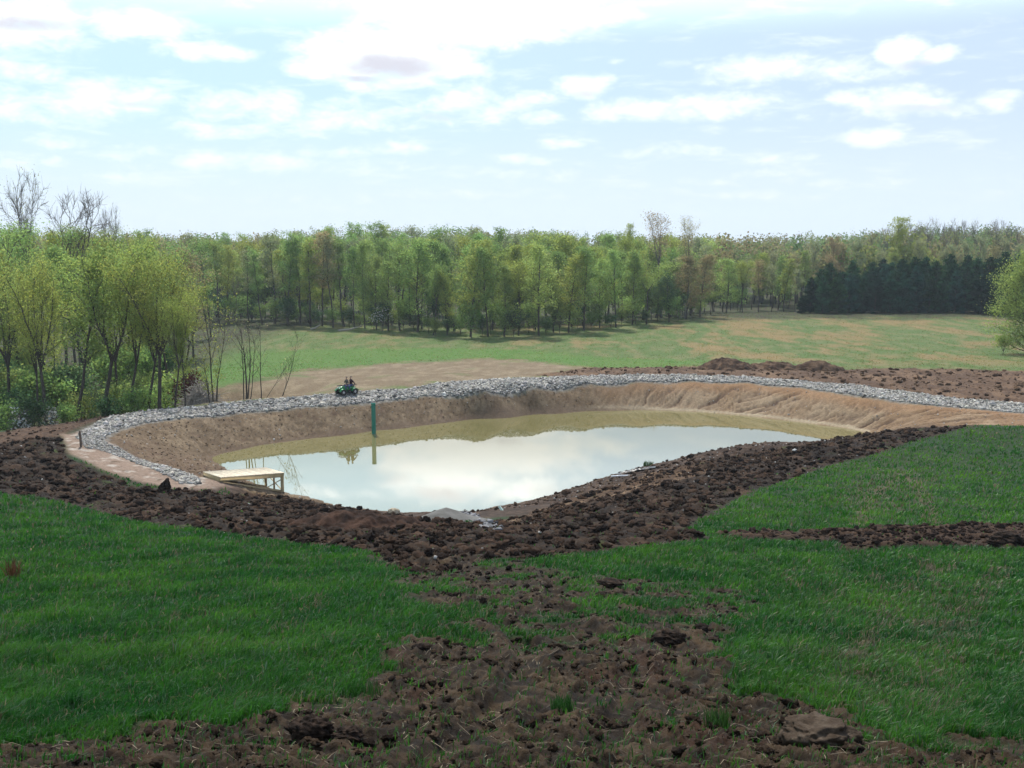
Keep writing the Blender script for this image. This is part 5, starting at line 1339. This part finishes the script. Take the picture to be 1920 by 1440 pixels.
# ------------------------------------------------------------------ quad bike and riders
M_GREEN = simple_mat('green_bodywork', (.018, .19, .055), .28, var=.05)
M_BLACK = simple_mat('black_plastic_trim', (.012, .012, .013), .5, var=.1)
M_TYRE = simple_mat('tyre_rubber', (.014, .013, .013), .85, var=.2, scale=20)
M_ALLOY = simple_mat('alloy_rim', (.42, .42, .42), .4, .7, var=.05)
M_LENS = simple_mat('lamp_lens', (.75, .75, .72), .12, var=.02)
M_REDL = simple_mat('tail_lens', (.35, .01, .01), .2, var=.02)
def loft(sections, mat, name, parent, sub=2):
    """closed hull from (x, half width, z low, z high) cross sections along x"""
    vs = []; n = 10
    for (x, hw, z0, z1) in sections:
        th = np.arange(n) * 2 * math.pi / n + math.pi / n
        cx = np.sign(np.cos(th)) * np.abs(np.cos(th)) ** .55; cz = np.sign(np.sin(th)) * np.abs(np.sin(th)) ** .7
        vs.append(np.stack([np.full(n, x), hw * cx, (z0 + z1) / 2 + (z1 - z0) / 2 * cz], 1))
    mb = MB(); q = []
    for i in range(len(sections) - 1):
        for k in range(n): q.append([i * n + k, i * n + (k + 1) % n, (i + 1) * n + (k + 1) % n, (i + 1) * n + k])
    v = np.concatenate(vs + [vs[0].mean(0)[None], vs[-1].mean(0)[None]]); t = []
    a, b = len(v) - 2, len(v) - 1; e = (len(sections) - 1) * n
    for k in range(n): t.append([a, (k + 1) % n, k]); t.append([b, e + k, e + (k + 1) % n])
    mb.add(v, q, t); o = mb.build(name, mat, parent, True)
    md = o.modifiers.new('smooth', 'SUBSURF'); md.levels = md.render_levels = sub
    return o
def fender(x0, x1, y0, y1, zc, cx, rad, mat, name, parent):
    """arched mudguard over a wheel centred at cx"""
    n = 12; mb = MB(); vo = []
    for k in range(n + 1):
        a = math.pi * (.10 + .78 * k / n); px, pz = cx - rad * math.cos(a), zc + rad * math.sin(a) * .92
        for dz in (0, -.025):
            for y in (y0, y1): vo.append([px, y, pz + dz - (.03 if abs(y) > .5 else 0)])
    q = []
    for k in range(n):
        b = k * 4
        for (i, j) in ((0, 1), (1, 3), (3, 2), (2, 0)): q.append([b + i, b + j, b + 4 + j, b + 4 + i])
    q += [[0, 2, 3, 1], [n * 4, n * 4 + 1, n * 4 + 3, n * 4 + 2]]
    mb.add(vo, q); return mb.build(name, mat, parent, False)
def quad_bike():
    p = at_y(650, 735, 99.3)[:2]; z = gz(*p) + .06
    # heading: left in the picture and about 40 degrees toward the hill
    o = empty('quad_bike', (p[0], p[1], z), math.pi + R(40), 'green quad bike with two riders parked on the rim of the gravel path', 'quad bike')
    loft([(-.92, .14, .62, .74), (-.70, .24, .52, .80), (-.30, .22, .42, .78), (.10, .17, .42, .84), (.42, .24, .46, .92), (.72, .26, .52, .88), (.95, .17, .56, .74)], M_GREEN, 'body', o)
    loft([(-.86, .13, .76, .86), (-.62, .17, .78, .92), (-.25, .15, .78, .88), (.08, .12, .80, .88), (.20, .08, .82, .88)], M_BLACK, 'seat', o)
    loft([(-.55, .26, .24, .46), (0, .34, .22, .40), (.5, .26, .26, .46)], M_BLACK, 'chassis', o, 1)
    for s in (-1, 1):
        m = MB(); m.box((0.02, s * .40, .30), (.62, .24, .05), None, .02); m.build('footrest', M_BLACK, o)
    for x in (.64, -.64):
        for s in (-1, 1):
            fender(x - .4, x + .4, s * .24, s * .60, .31, x, .40, M_GREEN, 'mudguard', o)
            m = MB(); m.lathe([(.13, -.115), (.24, -.125), (.30, -.09), (.315, -.03), (.315, .03), (.30, .09), (.24, .125), (.13, .115), (.13, -.115)], (0, 0, 0), 'y', 24)
            for k in range(16):
                a = k * math.pi / 8
                m.box((.31 * math.cos(a), 0, .31 * math.sin(a)), (.05, .20, .035), np.array([[math.cos(a), 0, -math.sin(a)], [0, 1, 0], [math.sin(a), 0, math.cos(a)]]), .006)
            w = m.build('wheel', M_TYRE, o); w.location = (x, s * .47, .32)
            m = MB(); m.lathe([(.0, .09 * s), (.05, .10 * s), (.10, .06 * s), (.135, .10 * s), (.14, .0)], (0, 0, 0), 'y', 20); m.build('rim', M_ALLOY, w, True)
    m = MB(); m.tube([(.30, 0, .88), (.22, 0, 1.02), (.20, 0, 1.06)], .03, 8); m.tube([(.10, -.40, 1.13), (.20, -.22, 1.10), (.22, 0, 1.06), (.20, .22, 1.10), (.10, .40, 1.13)], .014, 8)
    hb = m.build('handlebar', M_BLACK, o, True)
    for s in (-1, 1):
        m = MB(); m.tube([(.10, s * .40, 1.13), (.16, s * .29, 1.115)], .022, 8); m.build('grip', M_BLACK, hb, True)
        m = MB(); m.lathe([(0, .06), (.05, .05), (.075, .0), (.06, -.06)], (0, 0, 0), 'x', 14); h = m.build('headlight', M_LENS, o, True); h.location = (.90, s * .17, .72)
        m = MB(); m.box((-.93, s * .14, .70), (.03, .10, .05), None, .01); m.build('tail_light', M_REDL, o)
    for nm, x0, x1, zr in (('front_rack', .38, .92, .94), ('rear_rack', -.98, -.55, .93)):
        m = MB(); m.tube([(x0, -.36, zr), (x1, -.36, zr), (x1, .36, zr), (x0, .36, zr), (x0, -.36, zr)], .014, 6)
        for k in range(5): m.tube([(x0, -.24 + .12 * k, zr), (x1, -.24 + .12 * k, zr)], .009, 6)
        for xx in (x0 + .1, x1 - .1):
            for s in (-1, 1): m.tube([(xx, s * .30, zr), (xx, s * .24, zr - .22)], .012, 6)
        m.build(nm, M_BLACK, o, True)
    m = MB(); m.tube([(.93, -.26, .50), (1.02, -.26, .56), (1.02, -.20, .76), (1.02, .20, .76), (1.02, .26, .56), (.93, .26, .50)], .016, 8); m.build('bumper', M_BLACK, o, True)
    return o
ATV = quad_bike()
def person(x, label, shirt, hair, hands, feet, lean, seed):
    """seated rider in the quad bike's own axes; one skinned body, dressed by region"""
    J = {}; E = []; Rr = {}
    def j(n, p, r, par=None):
        J[n] = Vector(p); Rr[n] = r
        if par: E.append((par, n))
    sz = .90
    j('pelvis', (x, 0, sz), .145); j('waist', (x + lean * .35, 0, sz + .20), .15, 'pelvis'); j('chest', (x + lean * .8, 0, sz + .40), .172, 'waist'); j('neck0', (x + lean, 0, sz + .53), .085, 'chest')
    j('neck', (x + lean + .01, 0, sz + .60), .052, 'neck0'); j('chin', (x + lean + .035, 0, sz + .66), .068, 'neck'); j('skull', (x + lean + .02, 0, sz + .745), .094, 'chin'); j('crown', (x + lean + .01, 0, sz + .80), .072, 'skull')
    for s, t in ((1, 'l'), (-1, 'r')):
        sh = Vector((x + lean * .95, s * .185, sz + .49)); hd = Vector(hands[0 if s > 0 else 1])
        el = (sh + hd) / 2 + Vector((-.05, s * .09, -.10))
        j('sh' + t, sh, .080, 'neck0'); j('el' + t, el, .056, 'sh' + t); j('wr' + t, hd, .032, 'el' + t)
        ft = Vector(feet[0 if s > 0 else 1]); hp = Vector((x + .02, s * .10, sz - .01)); kn = Vector((x + .42, s * .29, sz - .02))
        j('hp' + t, hp, .105, 'pelvis'); j('kn' + t, kn, .066, 'hp' + t); j('an' + t, ft, .048, 'kn' + t); j('to' + t, ft + Vector((.17, s * .02, -.03)), .036, 'an' + t)
        hdir = (hd - el).normalized(); j('palm' + t, hd + hdir * .05, .036, 'wr' + t)
        for k in range(4):
            q = hd + hdir * (.10 + (.0, .012, .008, -.008)[k]) + Vector((.0, (k - 1.5) * .021, -.012)); j(f'f{k}{t}', q, .010, 'palm' + t); j(f'g{k}{t}', q + Vector((.01, 0, -.04)), .009, f'f{k}{t}')
        j('th' + t, hd + hdir * .055 + Vector((0, -s * .05, -.005)), .011, 'palm' + t)
    names = list(J); idx = {n: i for i, n in enumerate(names)}
    me = bpy.data.meshes.new('person'); me.from_pydata([J[n] for n in names], [(idx[a], idx[b]) for a, b in E], [])
    tmp = bpy.data.objects.new('person', me); COL.objects.link(tmp)
    md = tmp.modifiers.new('skin', 'SKIN'); sub = tmp.modifiers.new('sub', 'SUBSURF'); sub.levels = sub.render_levels = 2
    for n in names:
        sv = me.skin_vertices[0].data[idx[n]]; sv.radius = (Rr[n], Rr[n]); sv.use_root = n == 'pelvis'
    dg = bpy.context.evaluated_depsgraph_get(); bm_ = bpy.data.meshes.new_from_object(tmp.evaluated_get(dg))
    bpy.data.objects.remove(tmp)
    co = np.empty(len(bm_.vertices) * 3); bm_.vertices.foreach_get('co', co); co = co.reshape(-1, 3)
    # nose and brow pushed out of the face
    hc = np.array(J['skull']); face = (co[:, 0] > hc[0] + .04) & (np.abs(co[:, 1]) < .02) & (np.abs(co[:, 2] - hc[2] + .03) < .03); co[face, 0] += .022
    bm_.vertices.foreach_set('co', co.ravel()); bm_.update()
    jn = np.array([J[n] for n in names]); dd = ((co[:, None] - jn[None]) ** 2).sum(-1) - np.array([Rr[n] ** 2 for n in names])[None]; near = dd.argmin(1)
    skin_n = {'neck', 'chin', 'skull', 'crown', 'palml', 'palmr', 'wrl', 'wrr', 'thl', 'thr'} | {f'{a}{k}{t}' for a in 'fg' for k in range(4) for t in 'lr'}
    jean_n = {'pelvis', 'hpl', 'hpr', 'knl', 'knr'}; shoe_n = {'anl', 'anr', 'tol', 'tor'}
    code = np.array([0 if n in skin_n else 2 if n in jean_n else 3 if n in shoe_n else 1 for n in names])[near]
    for m in (SKIN, shirt, JEANS, SHOE): bm_.materials.append(m)
    bm_.polygons.foreach_set('material_index', np.array([code[pl.vertices[0]] for pl in bm_.polygons], np.int32)); bm_.polygons.foreach_set('use_smooth', np.ones(len(bm_.polygons), bool))
    o = bpy.data.objects.new('person', bm_); COL.objects.link(o); o.location = ATV.location; o.rotation_euler = ATV.rotation_euler
    tag(o, label, 'person')
    iv_, f_ = ico_np(3); hv = iv_ * np.array([.108, .094, .10]); k = (iv_[:, 2] > -.15) & ((iv_[:, 0] < .45) | (iv_[:, 2] > .45))
    ff = f_[k[f_].all(1)]; u_ = np.unique(ff); rm = np.full(len(hv), -1); rm[u_] = np.arange(len(u_))
    h = mesh_np('hair', hv[u_] + np.array(J['skull']) + np.array([-.012, 0, .022]), rm[ff], hair, o, True)
    md = h.modifiers.new('thick', 'SOLIDIFY'); md.thickness = .02
    e = MB()
    for s in (-1, 1):
        v, f = ico_np(2); e.add(v * .010 + np.array(J['skull']) + np.array([.090, s * .033, -.005]), None, f)
    e.build('eyes', SHOE, o, True)
    return o
SKIN = simple_mat('skin', (.42, .25, .17), .6, var=.05); JEANS = simple_mat('blue_denim', (.035, .055, .15), .85, var=.15); SHOE = simple_mat('dark_shoes', (.02, .018, .017), .7, var=.1)
HAIR = simple_mat('dark_brown_hair', (.035, .022, .015), .6, var=.2)
person(-.08, 'rider at the handlebars of the quad bike in grey-brown shirt and blue jeans', simple_mat('taupe_shirt', (.075, .062, .052), .85, var=.1), HAIR, [(.12, .37, 1.13), (.12, -.37, 1.13)], [(.16, .40, .38), (.16, -.40, .38)], .06, 1)
person(-.52, 'passenger sitting behind the rider in black and maroon shirt and jeans', simple_mat('dark_maroon_shirt', (.035, .010, .014), .85, var=.1), HAIR, [(-.80, .34, .96), (-.80, -.34, .96)], [(-.14, .44, .38), (-.14, -.44, .38)], .02, 2)

HAZE = .00019
# ------------------------------------------------------------------ humid air
mb = MB(); mb.box((0, 760, 26.0), (5900, 1760, 70.0))
m_h = bpy.data.materials.new('haze'); m_h.use_nodes = True; N = NT(m_h.node_tree); N.n.clear()
v_ = N.new('ShaderNodeVolumePrincipled'); v_.inputs['Color'].default_value = (.80, .90, 1.0, 1); v_.inputs['Density'].default_value = HAZE; v_.inputs['Anisotropy'].default_value = .3
N.l.new(v_.outputs[0], N.new('ShaderNodeOutputMaterial').inputs['Volume'])
o = mb.build('haze', m_h); tag(o, 'thin humid air veiling the far woods', 'haze', kind='stuff')
